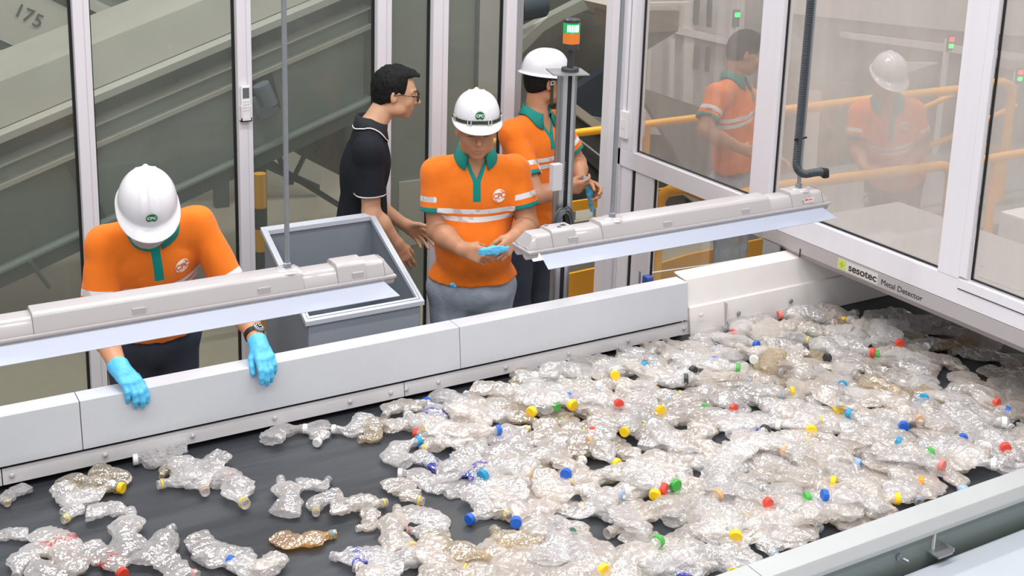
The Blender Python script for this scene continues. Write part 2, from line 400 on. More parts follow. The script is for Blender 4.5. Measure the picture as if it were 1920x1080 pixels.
# ------------------------------------------------------------------ crushed bottles
def vnoise(P, seed=0):
    """numpy value noise in [-1, 1]"""
    P = np.asarray(P, np.float32); i = np.floor(P).astype(np.int64); f = P - i; f = f * f * (3 - 2 * f)
    def h(a, b, c):
        n = (a * 73856093) ^ (b * 19349663) ^ (c * 83492791) ^ (seed * 2654435761)
        n = (n ^ (n >> 13)) * 1274126177 & 0x7fffffff
        n = (n ^ (n >> 16)) & 0xffff
        return n.astype(np.float32) / 32767.5 - 1
    r = 0
    for dx in (0, 1):
        for dy in (0, 1):
            for dz in (0, 1):
                w = (f[..., 0] if dx else 1 - f[..., 0]) * (f[..., 1] if dy else 1 - f[..., 1]) * (f[..., 2] if dz else 1 - f[..., 2])
                r = r + w * h(i[..., 0] + dx, i[..., 1] + dy, i[..., 2] + dz)
    return r
def ridged(P, seed): return 1 - 2 * np.abs(vnoise(P, seed))

def plastic(name, tint, op, tr_tint='#f6f7f7', print_col=None):
    """thin crinkled clear plastic: see-through film that scatters some light and glints at its creases"""
    k = NT(name)
    tc = k.n('ShaderNodeTexCoord')
    n0 = k.n('ShaderNodeTexNoise', inp={'Scale': 30, 'Detail': 2}); k.l(tc.outputs['Object'], n0.inputs[0])
    wv = k.n('ShaderNodeVectorMath', operation='ADD'); sc_ = k.n('ShaderNodeVectorMath', operation='SCALE', inp={3: .022})
    k.l(n0.outputs['Color'], sc_.inputs[0]); k.l(tc.outputs['Object'], wv.inputs[0]); k.l(sc_.outputs[0], wv.inputs[1])
    v1 = k.n('ShaderNodeTexVoronoi', feature='F1', inp={'Scale': 38}); k.l(wv.outputs[0], v1.inputs[0])
    v2 = k.n('ShaderNodeTexVoronoi', feature='F1', inp={'Scale': 95}); k.l(wv.outputs[0], v2.inputs[0])
    hs = k.math('ADD', v1.outputs['Distance'], k.math('MULTIPLY', v2.outputs['Distance'], .35))
    bp = k.n('ShaderNodeBump', inp={'Strength': .55, 'Distance': .010}); k.l(hs, bp.inputs['Height'])
    n2 = k.n('ShaderNodeTexNoise', inp={'Scale': 14, 'Detail': 4}); k.l(tc.outputs['Object'], n2.inputs[0])
    c = hexc(tint); dk = tuple(x * .84 for x in c[:3]) + (1,)
    col = k.mix(n2.outputs[0], dk, c); f_print = None
    if print_col:
        n3 = k.n('ShaderNodeTexNoise', inp={'Scale': 30, 'Detail': 6}); k.l(tc.outputs['Object'], n3.inputs[0])
        sx = k.n('ShaderNodeSeparateXYZ'); k.l(tc.outputs['Object'], sx.inputs[0])
        band = k.math('LESS_THAN', k.math('ABSOLUTE', k.math('ADD', sx.outputs[0], -.004)), .03)
        f_print = k.math('MULTIPLY', k.math('GREATER_THAN', n3.outputs[0], .52), band)
        col = k.mix(f_print, col, hexc(print_col))
    df = k.n('ShaderNodeBsdfDiffuse'); k.l(col, df.inputs[0]); k.l(bp.outputs[0], df.inputs['Normal'])
    tl = k.n('ShaderNodeBsdfTranslucent'); k.l(col, tl.inputs[0])
    ps = k.n('ShaderNodeMixShader', inp={0: .4}); k.l(df.outputs[0], ps.inputs[1]); k.l(tl.outputs[0], ps.inputs[2])
    tr = k.n('ShaderNodeBsdfTransparent', inp={'Color': hexc(tr_tint)})
    lw = k.n('ShaderNodeLayerWeight', inp={'Blend': .3}); k.l(bp.outputs[0], lw.inputs['Normal'])
    cr = k.math('GREATER_THAN', v1.outputs['Distance'], .62)
    f = k.math('ADD', k.math('MULTIPLY', lw.outputs['Facing'], .45), k.math('ADD', k.math('MULTIPLY', n2.outputs[0], .36), op - .24), True)
    if f_print is not None: f = k.math('MAXIMUM', f, k.math('MULTIPLY', f_print, .8))
    mx = k.n('ShaderNodeMixShader'); k.l(f, mx.inputs[0]); k.l(tr.outputs[0], mx.inputs[1]); k.l(ps.outputs[0], mx.inputs[2])
    gl = k.n('ShaderNodeBsdfGlossy', inp={'Roughness': .13, 'Color': (1, 1, 1, 1)}); k.l(bp.outputs[0], gl.inputs['Normal'])
    fr = k.n('ShaderNodeFresnel', inp={'IOR': 1.55}); k.l(bp.outputs[0], fr.inputs['Normal'])
    g = k.n('ShaderNodeMixShader'); k.l(k.math('ADD', k.math('MULTIPLY', fr.outputs[0], .38), .02, True), g.inputs[0]); k.l(mx.outputs[0], g.inputs[1]); k.l(gl.outputs[0], g.inputs[2])
    k.l(g.outputs[0], k.out.inputs[0]); return k.m
PL = {'clear': plastic('crinkled_clear_plastic', '#f7f3f3', .37),
      'milky': plastic('crinkled_milky_plastic', '#f4eae2', .47),
      'brown': plastic('dirty_brownish_plastic', '#d8c8ae', .40, '#f0e8d8'),
      'orange': plastic('orange_stained_plastic', '#e8bb78', .42, '#f6e2b8'),
      'blueprint': plastic('blue_printed_plastic', '#f5f2f5', .42, print_col='#3340c4'),
      'redprint': plastic('red_printed_plastic', '#f5f0ee', .42, print_col='#d8453c')}
CAPC = {'yellow': '#f6cd18', 'blue': '#1c62c8', 'teal': '#1d95c6', 'red': '#e24a36', 'green': '#45ad48', 'white': '#efeeee', 'black': '#33353a', 'tan': '#dcae7c',
        'pink': '#e07e77', 'dark_green': '#2d5a4a', 'light_blue': '#8fb4dc', 'orange': '#eda030', 'grey': '#7d8184'}
CAPM = {k_: mat('%s_cap_plastic' % k_, v, .35, 0, .02) for k_, v in CAPC.items()}

def bottle_variant(seed, L, R, flat, bend, nu=40, nv=34):
    rs = np.random.RandomState(seed)
    u = np.linspace(0, 1, nu)
    # body profile along the axis (0 = base, 1 = mouth)
    def prof(t):
        r = np.ones_like(t) * R
        r = np.where(t < .03, R * (.80 + .2 * np.sqrt(np.clip(t / .03, 0, 1))), r)
        r = r * (1 + .06 * np.sin(t * 2 * np.pi * 8) * ((t > .08) & (t < .62)))
        sh = np.clip((t - .66) / .22, 0, 1); sh = sh * sh * (3 - 2 * sh)
        r = r * (1 - sh) + .0145 * sh
        r = np.where((t > .90) & (t < .93), .0165, r)
        return r
    r = prof(u); th = np.linspace(0, 2 * np.pi, nv, endpoint=False)
    U, T = np.meshgrid(u, th, indexing='ij')
    Rr = r[:, None] * np.ones_like(T)
    soft = 1 - np.clip((u - .80) / .1, 0, 1)          # the neck stays stiff
    # flattening varies along the bottle
    fl = flat * (1 + .5 * vnoise(np.stack([u * 3.5, u * 0 + seed, u * 0], 1), seed))
    fl = np.clip(fl, .18, .95) * soft + 1 * (1 - soft)
    wd_ = 1 + (1 - fl) * .42
    tw = rs.uniform(-1.3, 1.3) * u * soft
    A = T + tw[:, None]
    y = Rr * np.cos(A) * wd_[:, None]; z = Rr * np.sin(A) * fl[:, None]
    x = (U - .5) * L
    # crumples: creased noise, deeper dents here and there
    P = np.stack([x * 26, np.cos(T) * 1.5, np.sin(T) * 1.5 + seed], -1)
    n1 = ridged(P, seed); n2 = ridged(P * 2.3, seed + 5); n3 = vnoise(P * .55, seed + 9)
    dsp = (.013 * n3 + .0055 * (n1 - .3) + .0018 * n2) * soft[:, None]
    fac = 1 + dsp / (Rr + .004)
    y = y * fac; z = z * fac
    x = x + .003 * n2 * soft[:, None] * (U < .85)
    # some collapse in length
    pinch = np.exp(-((u - rs.uniform(.3, .6)) / .09) ** 2) * rs.uniform(.0, .38)
    y = y * (1 - pinch[:, None])
    # bend of the axis
    cy = bend * L * (u - .45) ** 2 * 1.6 + .008 * np.sin(u * 7 + seed); cz = .006 * np.sin(u * 5 + seed * 2) * soft
    ang = np.gradient(cy, (u - .5) * L)
    x = x - y * np.sin(np.arctan(ang))[:, None]; y = y * np.cos(np.arctan(ang))[:, None] + cy[:, None]; z = z + cz[:, None]
    # rest on the ground: bottom clipped softly to one plane
    z0 = np.percentile(z, 6); z = np.where(z < z0, z0 + (z - z0) * .25, z); z = z - z.min()
    V = np.stack([x, y, z], -1).reshape(-1, 3)
    F = []
    for i in range(nu - 1):
        for j in range(nv):
            F.append((i * nv + j, (i + 1) * nv + j, (i + 1) * nv + (j + 1) % nv, i * nv + (j + 1) % nv))
    # dished base
    c0 = V[:nv].mean(0); b = len(V); V = np.vstack([V, c0 + (V[:nv] - c0) * .5 + [.006, 0, 0], c0 + [.010, 0, 0]])
    for j in range(nv):
        F.append((j, (j + 1) % nv, b + (j + 1) % nv, b + j)); F.append((b + j, b + (j + 1) % nv, b + nv))
    e = V[(nu - 1) * nv:nu * nv].mean(0); e2 = V[(nu - 4) * nv:(nu - 3) * nv].mean(0); d = e - e2; d /= np.linalg.norm(d)
    me = bpy.data.meshes.new('plastic_bottle'); me.from_pydata(V.tolist(), [], F); me.update()
    me.polygons.foreach_set('use_smooth', [True] * len(me.polygons))
    me.set_sharp_from_angle(angle=math.radians(30))
    return dict(me=me, L=L, W=float(np.ptp(V[:, 1])), H=float(np.percentile(V[:, 2], 85)), end=e, dir=d, yc=float(V[:, 1].mean()))
VAR = []
specs = [(.205, .031, .55, .10), (.19, .030, .38, -.5), (.215, .033, .32, .25), (.18, .029, .62, 0), (.17, .032, .42, .7), (.20, .034, .28, -.2),
         (.185, .028, .48, .45), (.16, .031, .58, -.6), (.21, .030, .33, .0), (.175, .033, .36, .35), (.225, .035, .42, -.15), (.15, .029, .5, .3)]
for i, sp in enumerate(specs): VAR.append(bottle_variant(11 + i * 7, sp[0], sp[1] * 1.17, sp[2], sp[3]))
MATM = {}
def var_mesh(i, m):
    if (i, m) not in MATM:
        me = VAR[i]['me'].copy(); me.materials.clear(); me.materials.append(PL[m]); MATM[(i, m)] = me
    return MATM[(i, m)]
def cap_mesh(color):
    n = 28; V = []; F = []
    prof = [(.0150, 0), (.0152, .001), (.0152, .0115), (.0142, .0135), (.0, .0137)]
    for r, z in prof[:-1]:
        for k in range(n):
            rr = r * (1 + (.03 if k % 2 else 0) * (.002 < z < .012 or z == .001)); a = 2 * math.pi * k / n
            V.append((rr * math.cos(a), rr * math.sin(a), z))
    for i in range(3):
        for k in range(n): F.append((i * n + k, i * n + (k + 1) % n, (i + 1) * n + (k + 1) % n, (i + 1) * n + k))
    F.append(tuple(3 * n + k for k in range(n))); F.append(tuple(reversed(range(n))))
    me = bpy.data.meshes.new('cap'); me.from_pydata(V, [], F); me.update(); me.materials.append(CAPM[color]); return me
def ring_mesh(color):
    mb = MB().lathe([(.0152, 0), (.0165, .0005), (.0165, .0042), (.0152, .005)], 24, cap=False)
    me = bpy.data.meshes.new('neck_ring'); me.from_pydata(mb.V, [], mb.F); me.update(); me.materials.append(CAPM[color]); return me
CM = {}; RM = {}
# heap height map over the belt, 1 cm cells
HX0, HY0 = -.5, 2.2; HM = np.zeros((620, 180), np.float32)
def foot(cx, cy, a, L, W):
    n = 11; s = np.linspace(-.46, .46, n) * L; t = np.linspace(-.4, .4, 5) * W
    S, T = np.meshgrid(s, t); X = cx + S * math.cos(a) - T * math.sin(a); Y = cy + S * math.sin(a) + T * math.cos(a)
    ix = np.clip(((X - HX0) / .01).astype(int), 0, 619); iy = np.clip(((Y - HY0) / .01).astype(int), 0, 179); return ix, iy
BOT = []
def put(cx, cy, a, vi, m, cap=None, ring=None, sc=1.0, info=None, pct=70, flip=False):
    v = VAR[vi]; L, W, H = v['L'] * sc, v['W'] * sc, v['H'] * sc
    ix, iy = foot(cx, cy, a, L, W); hs = HM[ix, iy]
    base = float(np.percentile(hs, pct)); base = min(base, .085)
    # tilt with the heap under both ends
    hl = hs[:, :4].mean(); hr = hs[:, -4:].mean(); tilt = math.atan2(float(hr - hl), L * .75); tilt = max(-.3, min(.3, tilt))
    base = max(0, min(base, (hl + hr) / 2 + .012)) if len(BOT) else base
    if cap and base > .02: base += .012
    top = base + H * .62; sub = HM[ix, iy]; HM[ix, iy] = np.maximum(sub, top)
    o = bpy.data.objects.new('plastic_bottle', var_mesh(vi, m)); COL.objects.link(o)
    lift = abs(math.sin(tilt)) * L * .42 if base < .004 else 0
    roll = random.uniform(-.25, .25) * (base > .01)
    o.location = (cx, cy, BZ + .001 + base + lift + (abs(math.sin(roll)) * W * .3 if base < .02 else 0))
    o.rotation_euler = (roll, -tilt, a); o.scale = (sc, sc * (-1 if flip else 1), sc)
    e, d = v['end'], v['dir']; q = Vector((0, 0, 1)).rotation_difference(Vector(d))
    if cap:
        if cap not in CM: CM[cap] = cap_mesh(cap)
        c = bpy.data.objects.new('cap', CM[cap]); COL.objects.link(c); c.parent = o
        p = Vector(e) - Vector(d) * .012; c.location = p; c.rotation_mode = 'QUATERNION'; c.rotation_quaternion = q; c.scale = (1.2,) * 3
    if ring:
        if ring not in RM: RM[ring] = ring_mesh(ring)
        c = bpy.data.objects.new('neck_ring', RM[ring]); COL.objects.link(c); c.parent = o
        p = Vector(e) - Vector(d) * .016; c.location = p; c.rotation_mode = 'QUATERNION'; c.rotation_quaternion = q
    BOT.append(dict(o=o, cap=cap, ring=ring, m=m, px=proj((cx, cy, BZ + base + .02)), info=info, wx=cx, wy=cy, sc=sc)); return o
# (neck end px) (base px) cap ring material label
SP = [
 ((5, 940), (40, 911), None, 'yellow', 'clear', 'crushed bottle with a yellow neck ring cut by the left edge of the photo'),
 ((221, 921), (122, 900), 'yellow', None, 'brown', 'brownish crushed bottle with a yellow cap, furthest left of the capped brownish ones'),
 ((240, 907), (189, 882), None, 'blue', 'brown', 'small brownish crushed bottle with a blue-ringed open neck beside the yellow-capped brownish bottle'),
 ((133, 972), (150, 925), None, 'yellow', 'clear', 'clear crushed bottle with a pale yellow neck ring below the brownish bottles on the left'),
 ((198, 932), (105, 930), 'white', None, 'clear', 'clear crushed bottle with a white cap lying under the brownish bottles on the left'),
 ((240, 955), (166, 958), None, None, 'clear', 'small flat capless bottle below the white-capped one at the left'),
 ((235, 965), (245, 1038), None, None, 'clear', 'upright-looking round capless crushed bottle left of the bare belt patch'),
 ((322, 992), (270, 1055), None, None, 'clear', 'slim capless bottle lying slanted alone near the bottom left'),
 ((472, 948), (405, 885), None, 'yellow', 'clear', 'flat wide clear bottle with a yellow neck ring at the right of the left cluster'),
 ((256, 865), (350, 845), 'white', None, 'clear', 'clear bottle with a white cap nearest the far belt edge in the left cluster'),
 ((326, 912), (355, 870), None, 'yellow', 'clear', 'short crumpled bottle with an open yellow-ringed mouth in the left cluster'),
 ((375, 926), (352, 868), None, 'tan', 'clear', 'crumpled bottle with a tan-ringed open mouth facing the camera'),
 ((398, 904), (392, 860), None, 'pink', 'clear', 'crumpled bottle with a pink neck ring next to the wide flat bottle'),
 ((300, 882), (345, 868), None, None, 'brown', 'small brownish crushed bottle under the white-capped one near the far edge'),
 ((0, 1003), (40, 996), None, None, 'clear', 'small crushed bottle half cut by the left edge, above the bottom corner'),
 ((141, 1036), (80, 990), None, 'red', 'redprint', 'crushed bottle with a red neck ring and red print at the bottom left'),
 ((233, 1072), (172, 1022), 'red', None, 'redprint', 'crushed bottle with a bright red cap and a trace of red print at the bottom'),
 ((10, 1070), (90, 1015), None, None, 'clear', 'long crushed bottle slanting up from the bottom left corner'),
 ((85, 1035), (162, 1062), None, None, 'milky', 'thin twisted strip of a bottle under the red-ringed one'),
 ((45, 1068), (140, 1078), None, None, 'clear', 'wide crushed bottle cut by the bottom edge near the left corner'),
 ((365, 1080), (292, 1050), None, 'pink', 'clear', 'crushed bottle with a pink ring at the bottom edge left of the white crumpled pair'),
 ((430, 1063), (358, 1012), None, None, 'clear', 'capless bottle with its threaded open mouth pointing right, front of a crumpled pair'),
 ((395, 1028), (474, 1056), None, None, 'clear', 'crumpled bottle behind the one with the threaded open mouth'),
 ((437, 1074), (528, 1060), 'blue', None, 'clear', 'crushed bottle with a blue cap at the bottom edge beside the crumpled pair'),
 ((554, 798), (496, 825), 'white', None, 'clear', 'lone small twisted bottle with a white cap near the far edge'),
 ((605, 827), (595, 792), 'white', None, 'clear', 'lone crumpled bottle with its white cap facing the camera'),
 ((642, 813), (695, 790), 'white', None, 'clear', 'bottle with a white cap at the left tip of the big heap'),
 ((686, 825), (712, 795), None, None, 'brown', 'dirty brown crumpled bottle at the left tip of the big heap'),
 ((711, 770), (785, 756), None, None, 'milky', 'thin capless bottle lying closest to the skirt at the left tip of the heap'),
 ((804, 755), (828, 800), 'blue', None, 'blueprint', 'clear bottle with a blue cap pointing to the far wall'),
 ((794, 795), (722, 800), 'yellow', None, 'milky', 'yellowish bottle with a small yellow cap behind the red one'),
 ((783, 818), (850, 812), 'red', None, 'clear', 'crushed bottle with a bright orange-red cap at the left part of the heap'),
 ((880, 787), (822, 738), 'white', None, 'clear', 'long clear bottle with a white cap slanting down from the far edge'),
 ((866, 746), (835, 740), None, 'red', 'clear', 'short crushed bottle with a red neck ring near the far wall'),
 ((897, 793), (928, 778), 'teal', None, 'milky', 'small crushed bottle with a teal cap beside the long white-capped one'),
 ((751, 828), (738, 870), 'teal', None, 'clear', 'round crumpled bottle with a bright blue cap at the left front of the heap'),
 ((840, 872), (775, 862), 'teal', None, 'blueprint', 'bottle with blue print and a tilted bright blue cap over bare belt'),
 ((755, 884), (838, 908), 'white', None, 'clear', 'flat bottle with a white cap below the blue-printed one'),
 ((781, 942), (738, 902), None, 'yellow', 'milky', 'flat clear bottle with a yellow ring alone on the belt front of the heap'),
 ((845, 990), (762, 950), None, None, 'clear', 'long bottle with a wide clear open mouth pointing right'),
 ((772, 988), (822, 1012), None, 'red', 'clear', 'crushed bottle with a red ring under the wide-mouthed one'),
 ((535, 900), (540, 960), None, None, 'clear', 'wide crushed capless bottle alone on the bare belt left of the dark-capped one'),
 ((618, 903), (560, 915), 'grey', None, 'clear', 'crushed bottle with a dark grey cap in the middle of the bare belt'),
 ((577, 953), (628, 925), None, 'yellow', 'clear', 'short bottle with a pale yellow ring in front of the grey-capped one'),
 ((722, 943), (622, 952), None, 'yellow', 'milky', 'long flat bottle with a small yellow ring crossing the bare belt'),
 ((680, 990), (705, 960), None, None, 'milky', 'crumpled capless bottle hanging below the long flat one'),
 ((735, 960), (745, 1030), None, None, 'milky', 'flat sheet-like bottle hanging straight down beside the long flat one'),
 ((622, 1013), (518, 1010), None, 'teal', 'orange', 'orange-stained bottle with a teal neck ring lying in a wet patch'),
 ((625, 1045), (735, 1040), None, None, 'blueprint', 'big flattened bottle with dark blue print at the bottom edge'),
 ((764, 1034), (830, 1065), 'tan', None, 'clear', 'bottle with a tan cap at the bottom edge beside the blue-printed one'),
 ((470, 1070), (520, 1066), None, None, 'milky', 'small crumpled capless bottle at the bottom edge left of the orange bottle'),
]
random.seed(3)
def belt_pt(x, y, h=.02): return atz(x, y, BZ + h)
for i, (n_, b_, cap, ring, m, lab) in enumerate(SP):
    p, q = belt_pt(*n_), belt_pt(*b_); d = p - q; L = float(np.hypot(d[0], d[1])); a = math.atan2(d[1], d[0])
    vi = min(range(len(VAR)), key=lambda j: abs(VAR[j]['L'] - L * 1.12) + .03 * ((j * 7 + i * 5) % 11) / 11)
    sc = max(.66, min(1.12, L * 1.07 / VAR[vi]['L']))
    put((p[0] + q[0]) / 2, (p[1] + q[1]) / 2, a, vi, m, cap, ring, sc, lab, flip=i % 2)
# the dense heap
from mathutils.geometry import intersect_point_line
HEAP = [(880, 745), (1000, 690), (1180, 645), (1290, 640), (1400, 600), (1500, 585), (1620, 575), (1700, 590), (1800, 620), (1920, 680), (2050, 760), (1990, 860), (1905, 868), (1800, 905), (1700, 945), (1600, 985),
        (1500, 1010), (1440, 1035), (1380, 1050), (1330, 1110), (1100, 1140), (850, 1130), (700, 1110), (690, 1060), (800, 1020), (860, 1010), (1000, 990), (1030, 985), (960, 950), (900, 920), (850, 880), (860, 840), (800, 830), (790, 790)]
HOLE = [(1055, 975, 38), (1250, 985, 24), (1140, 860, 13), (1050, 880, 12), (1340, 600, 18), (1500, 650, 15), (1640, 690, 22), (1760, 715, 30), (1850, 700, 28), (1550, 620, 20), (1560, 960, 14), (1800, 880, 24),
        (1190, 700, 10), (960, 980, 26), (1450, 970, 12), (1080, 700, 10), (1700, 655, 18), (990, 800, 10), (1260, 860, 9), (1210, 845, 9), (1320, 1000, 12), (1600, 590, 18)]
def inside(x, y):
    r = False; j = len(HEAP) - 1
    for i in range(len(HEAP)):
        xi, yi = HEAP[i]; xj, yj = HEAP[j]
        if (yi > y) != (yj > y) and x < (xj - xi) * (y - yi) / (yj - yi) + xi: r = not r
        j = i
    return r
pts = []; random.seed(12)
CAPS = '''1009 733 yellow;998 762 yellow;1068 735 blue;1044 758 green;1155 698 yellow;1207 682 teal;1301 688 black;1257 693 white;1387 686 green;1372 615 red;1290 706 black;1322 742 green;1379 751 red;1242 758 yellow;1222 784 white;1161 755 red;1075 758 yellow;1109 802 red;1105 818 tan;1168 802 yellow;936 795 blue;1093 835 white;1160 849 yellow;995 879 tan;988 862 white;1059 875 blue;1270 897 green;1230 913 yellow;1247 907 red;1167 904 light_blue;965 962 blue;1075 990 dark_green;1238 1008 green;1135 1060 yellow;1342 664 blue;904 880 teal;880 946 blue;1420 641 blue;1462 579 pink;1519 596 green;1550 660 black;1510 639 black;1488 725 yellow;1552 712 blue;1581 705 teal;1464 779 white;1575 751 yellow;1590 770 teal;1522 795 yellow;1436 798 black;1474 837 tan;1645 830 white;1680 825 teal;1612 854 light_blue;1746 841 green;1809 802 blue;1697 792 blue;1732 742 teal;1725 777 tan;1890 831 red;1850 830 white;1869 862 white;1812 892 light_blue;1769 868 pink;1686 924 yellow;1567 890 yellow;1511 925 green;1442 932 red;1606 975 blue;1397 954 tan;1382 992 yellow;1730 885 orange;1627 671 black;1690 639 red;1740 635 white;1645 647 green;1640 652 red;1585 586 yellow;1752 677 tan;1682 720 yellow;1870 755 red;1890 760 blue;1887 785 white;1180 905 white;1413 668 white;1000 700 white;1530 830 white;1330 850 white;1100 905 white;1690 700 white;1560 850 white;1350 920 tan'''
caps = [c.split() for c in CAPS.split(';')]
CP = []
for c in caps:
    p = belt_pt(float(c[0]), float(c[1]), .075); CP.append((p[0], p[1], c[2]))
tries = 0
while len(pts) < 315 and tries < 60000:
    tries += 1; x = random.uniform(1.0, 5.0); y = random.uniform(2.40, 3.84)
    u, v = proj((x, y, BZ + .03))
    if not inside(u, v): continue
    if any((u - a) ** 2 + ((v - b) * 1.25) ** 2 < (r + 10) ** 2 for a, b, r in HOLE): continue
    dmin = .068 if tries < 25000 else .05
    if any((x - a) ** 2 + (y - b) ** 2 < dmin ** 2 for a, b in pts): continue
    pts.append((x, y))
pts.sort(key=lambda p: random.random())
def clamp_y(cy, a, L): 
    e = abs(math.sin(a)) * L * .5 + abs(math.cos(a)) * .035
    return max(2.385 + e, min(3.885 - e, cy))
for i, (x, y) in enumerate(pts):
    a = random.uniform(0, 2 * math.pi); vi = random.randrange(len(VAR)); u, v = proj((x, y, BZ))
    far = u > 1580 and v < 800
    m = random.choices(['clear', 'milky', 'brown', 'blueprint'], [4, 5, 2.2 if far else .7, .3])[0]
    sc = random.uniform(.95, 1.2); ring = random.choice([None, None, None, None, 'white', 'yellow', 'light_blue'])
    put(x, clamp_y(y, a, VAR[vi]['L'] * sc), a, vi, m, None, ring, sc, None, flip=i % 2)
for i, (x, y, c) in enumerate(CP):
    a = random.uniform(0, 2 * math.pi)
    if c in ('yellow', 'red', 'blue'): a = random.uniform(-2.4, -.4) + random.uniform(-.6, .6)      # necks towards the camera: the cap shows
    vi = random.randrange(len(VAR)); sc = random.uniform(.95, 1.12); L = VAR[vi]['L'] * sc
    e = Vector(VAR[vi]['end']) * sc; f = i % 2
    if f: e.y = -e.y
    cx = x - (e.x * math.cos(a) - e.y * math.sin(a)); cy = y - (e.x * math.sin(a) + e.y * math.cos(a))
    if not (2.385 + abs(math.sin(a)) * L * .45 < cy < 3.885 - abs(math.sin(a)) * L * .45):
        a = -a if False else a + math.pi
        cx = x - (e.x * math.cos(a) - e.y * math.sin(a)); cy = y - (e.x * math.sin(a) + e.y * math.cos(a))
    cy = clamp_y(cy, a, L)
    put(cx, cy, a, vi, random.choice(['clear', 'milky', 'clear']), c, None, sc, None, flip=f)
# names and labels
def region(b):
    u, v = b['px']
    if u > 1600 and v < 800 - (u - 1600) * .1: return 'under the detector'
    if v > 985: return 'at the bottom edge'
    if u < 1080: return 'at the heap\'s left end'
    if v < 720: return 'in the heap\'s far rows'
    if u > 1500: return 'near the close rail' if v > 840 else 'in the heap\'s right side'
    return 'in the heap\'s front rows' if v > 870 else 'in the heap\'s middle'
ORD = ['leftmost', 'second from left', 'third from left', 'fourth from left', 'fifth from left', 'sixth from left', 'seventh from left', 'eighth from left', 'ninth from left', 'tenth from left']
grp = {}
for b in BOT[:]:
    tag(b['o'], b['info'], 'bottle', 'crushed plastic bottles on the belt')
    if b['info'] is None: grp.setdefault((b['cap'], b['ring'], b['m'], region(b)), []).append(b)
ADJ = {'clear': 'clear', 'milky': 'milky', 'brown': 'brownish', 'blueprint': 'blue-printed', 'orange': 'orange', 'redprint': 'red-printed'}
for (cap, ring, m, reg), bs in grp.items():
    bs.sort(key=lambda b: b['px'][0])
    w = 'with a %s cap' % cap.replace('_', ' ') if cap else ('with a %s neck ring' % ring.replace('_', ' ') if ring else 'without a cap')
    for i, b in enumerate(bs):
        if cap or ring:
            b['o']['label'] = 'crushed %s bottle %s %s' % (ADJ[m], w, reg.replace('in the heap\'s', 'in').replace('at the heap\'s', 'at')) + ('' if len(bs) == 1 else ', ' + ORD[min(i, 9)])
        else:
            b['o']['label'] = 'crushed %s bottle %s %s' % (ADJ[m], w, reg)
            b['o']['group'] = '%s bottles without caps %s' % (ADJ[m], reg)
# beyond the nearest 300 the rest of the heap is one object
BOT.sort(key=lambda b: (b['wx'] ** 2 + b['wy'] ** 2))
rest = BOT[300:]; bpy.context.view_layer.update()
bm = bmesh.new(); mats_ = []
def absorb(o):
    me = o.data.copy(); off = []
    for m_ in me.materials:
        if m_ not in mats_: mats_.append(m_)
        off.append(mats_.index(m_))
    me.transform(o.matrix_world)
    for p_ in me.polygons: p_.material_index = off[p_.material_index]
    bm.from_mesh(me); bpy.data.meshes.remove(me)
for b in rest:
    for o in [b['o']] + list(b['o'].children): absorb(o)
for b in rest:
    for o in list(b['o'].children) + [b['o']]: bpy.data.objects.remove(o)
me = bpy.data.meshes.new('crushed_bottles'); bm.to_mesh(me); bm.free()
for m_ in mats_: me.materials.append(m_)
far_heap = bpy.data.objects.new('crushed_bottles', me); COL.objects.link(far_heap)
tag(far_heap, 'rest of the crushed bottles at the far right of the belt and under the metal detector', 'bottles', kind='stuff')
print('bottles', len(BOT))
# ------------------------------------------------------------------ figures: smooth distance fields turned into surfaces
f32 = np.float32
def A3(*v): return np.array(v if len(v) == 3 else v[0], dtype=f32)
def nrm(v): v = np.asarray(v, float); return v / (np.linalg.norm(v) + 1e-9)
def smin(a, b, k):
    h = np.clip(.5 + .5 * (b - a) / k, 0, 1); return b + (a - b) * h - k * h * (1 - h)
def smax(a, b, k): return -smin(-a, -b, k)
class Cone:
    def __init__(s, a, b, ra, rb, k=.02, sq=None):
        s.a = A3(a); s.b = A3(b); s.ra = ra; s.rb = rb; s.k = k; s.sq = sq
    def __call__(s, P):
        ba = s.b - s.a; pa = P - s.a; t = np.clip((pa @ ba) / (ba @ ba + 1e-12), 0, 1)
        q = pa - t[:, None] * ba
        if s.sq is not None:                       # squash along an axis
            ax, f = s.sq; ax = A3(ax); d = q @ ax; q = q + (d * (1 / f - 1))[:, None] * ax
            l = np.sqrt((q * q).sum(1)) - (s.ra + (s.rb - s.ra) * t); return l * min(1, f + .15)
        return np.sqrt((q * q).sum(1)) - (s.ra + (s.rb - s.ra) * t)
class Ell:
    def __init__(s, c, r, R=None, k=.02):
        s.c = A3(c); s.r = A3(r); s.R = np.eye(3, dtype=f32) if R is None else np.asarray(R, f32); s.k = k
    def __call__(s, P):
        q = (P - s.c) @ s.R                        # columns of R = local axes
        k0 = np.sqrt(((q / s.r) ** 2).sum(1)); k1 = np.sqrt(((q / (s.r ** 2)) ** 2).sum(1))
        return k0 * (k0 - 1) / (k1 + 1e-9)
class Cut:
    """removes what shape covers"""
    def __init__(s, shape, k=.008): s.shape = shape; s.k = k
class Plane:
    def __init__(s, p, n): s.p = A3(p); s.n = A3(nrm(n))
    def __call__(s, P): return (P - s.p) @ s.n
class Inter:
    def __init__(s, *sh): s.sh = sh
    def __call__(s, P):
        d = s.sh[0](P)
        for q in s.sh[1:]: d = np.maximum(d, q(P))
        return d
class Tor:
    def __init__(s, c, n, R, r, k=.01, sx=1): s.c = A3(c); s.n = A3(nrm(n)); s.Rr = R; s.r = r; s.k = k
    def __call__(s, P):
        q = P - s.c; h = q @ s.n; w = np.sqrt(np.maximum((q * q).sum(1) - h * h, 0)); return np.sqrt((w - s.Rr) ** 2 + h * h) - s.r
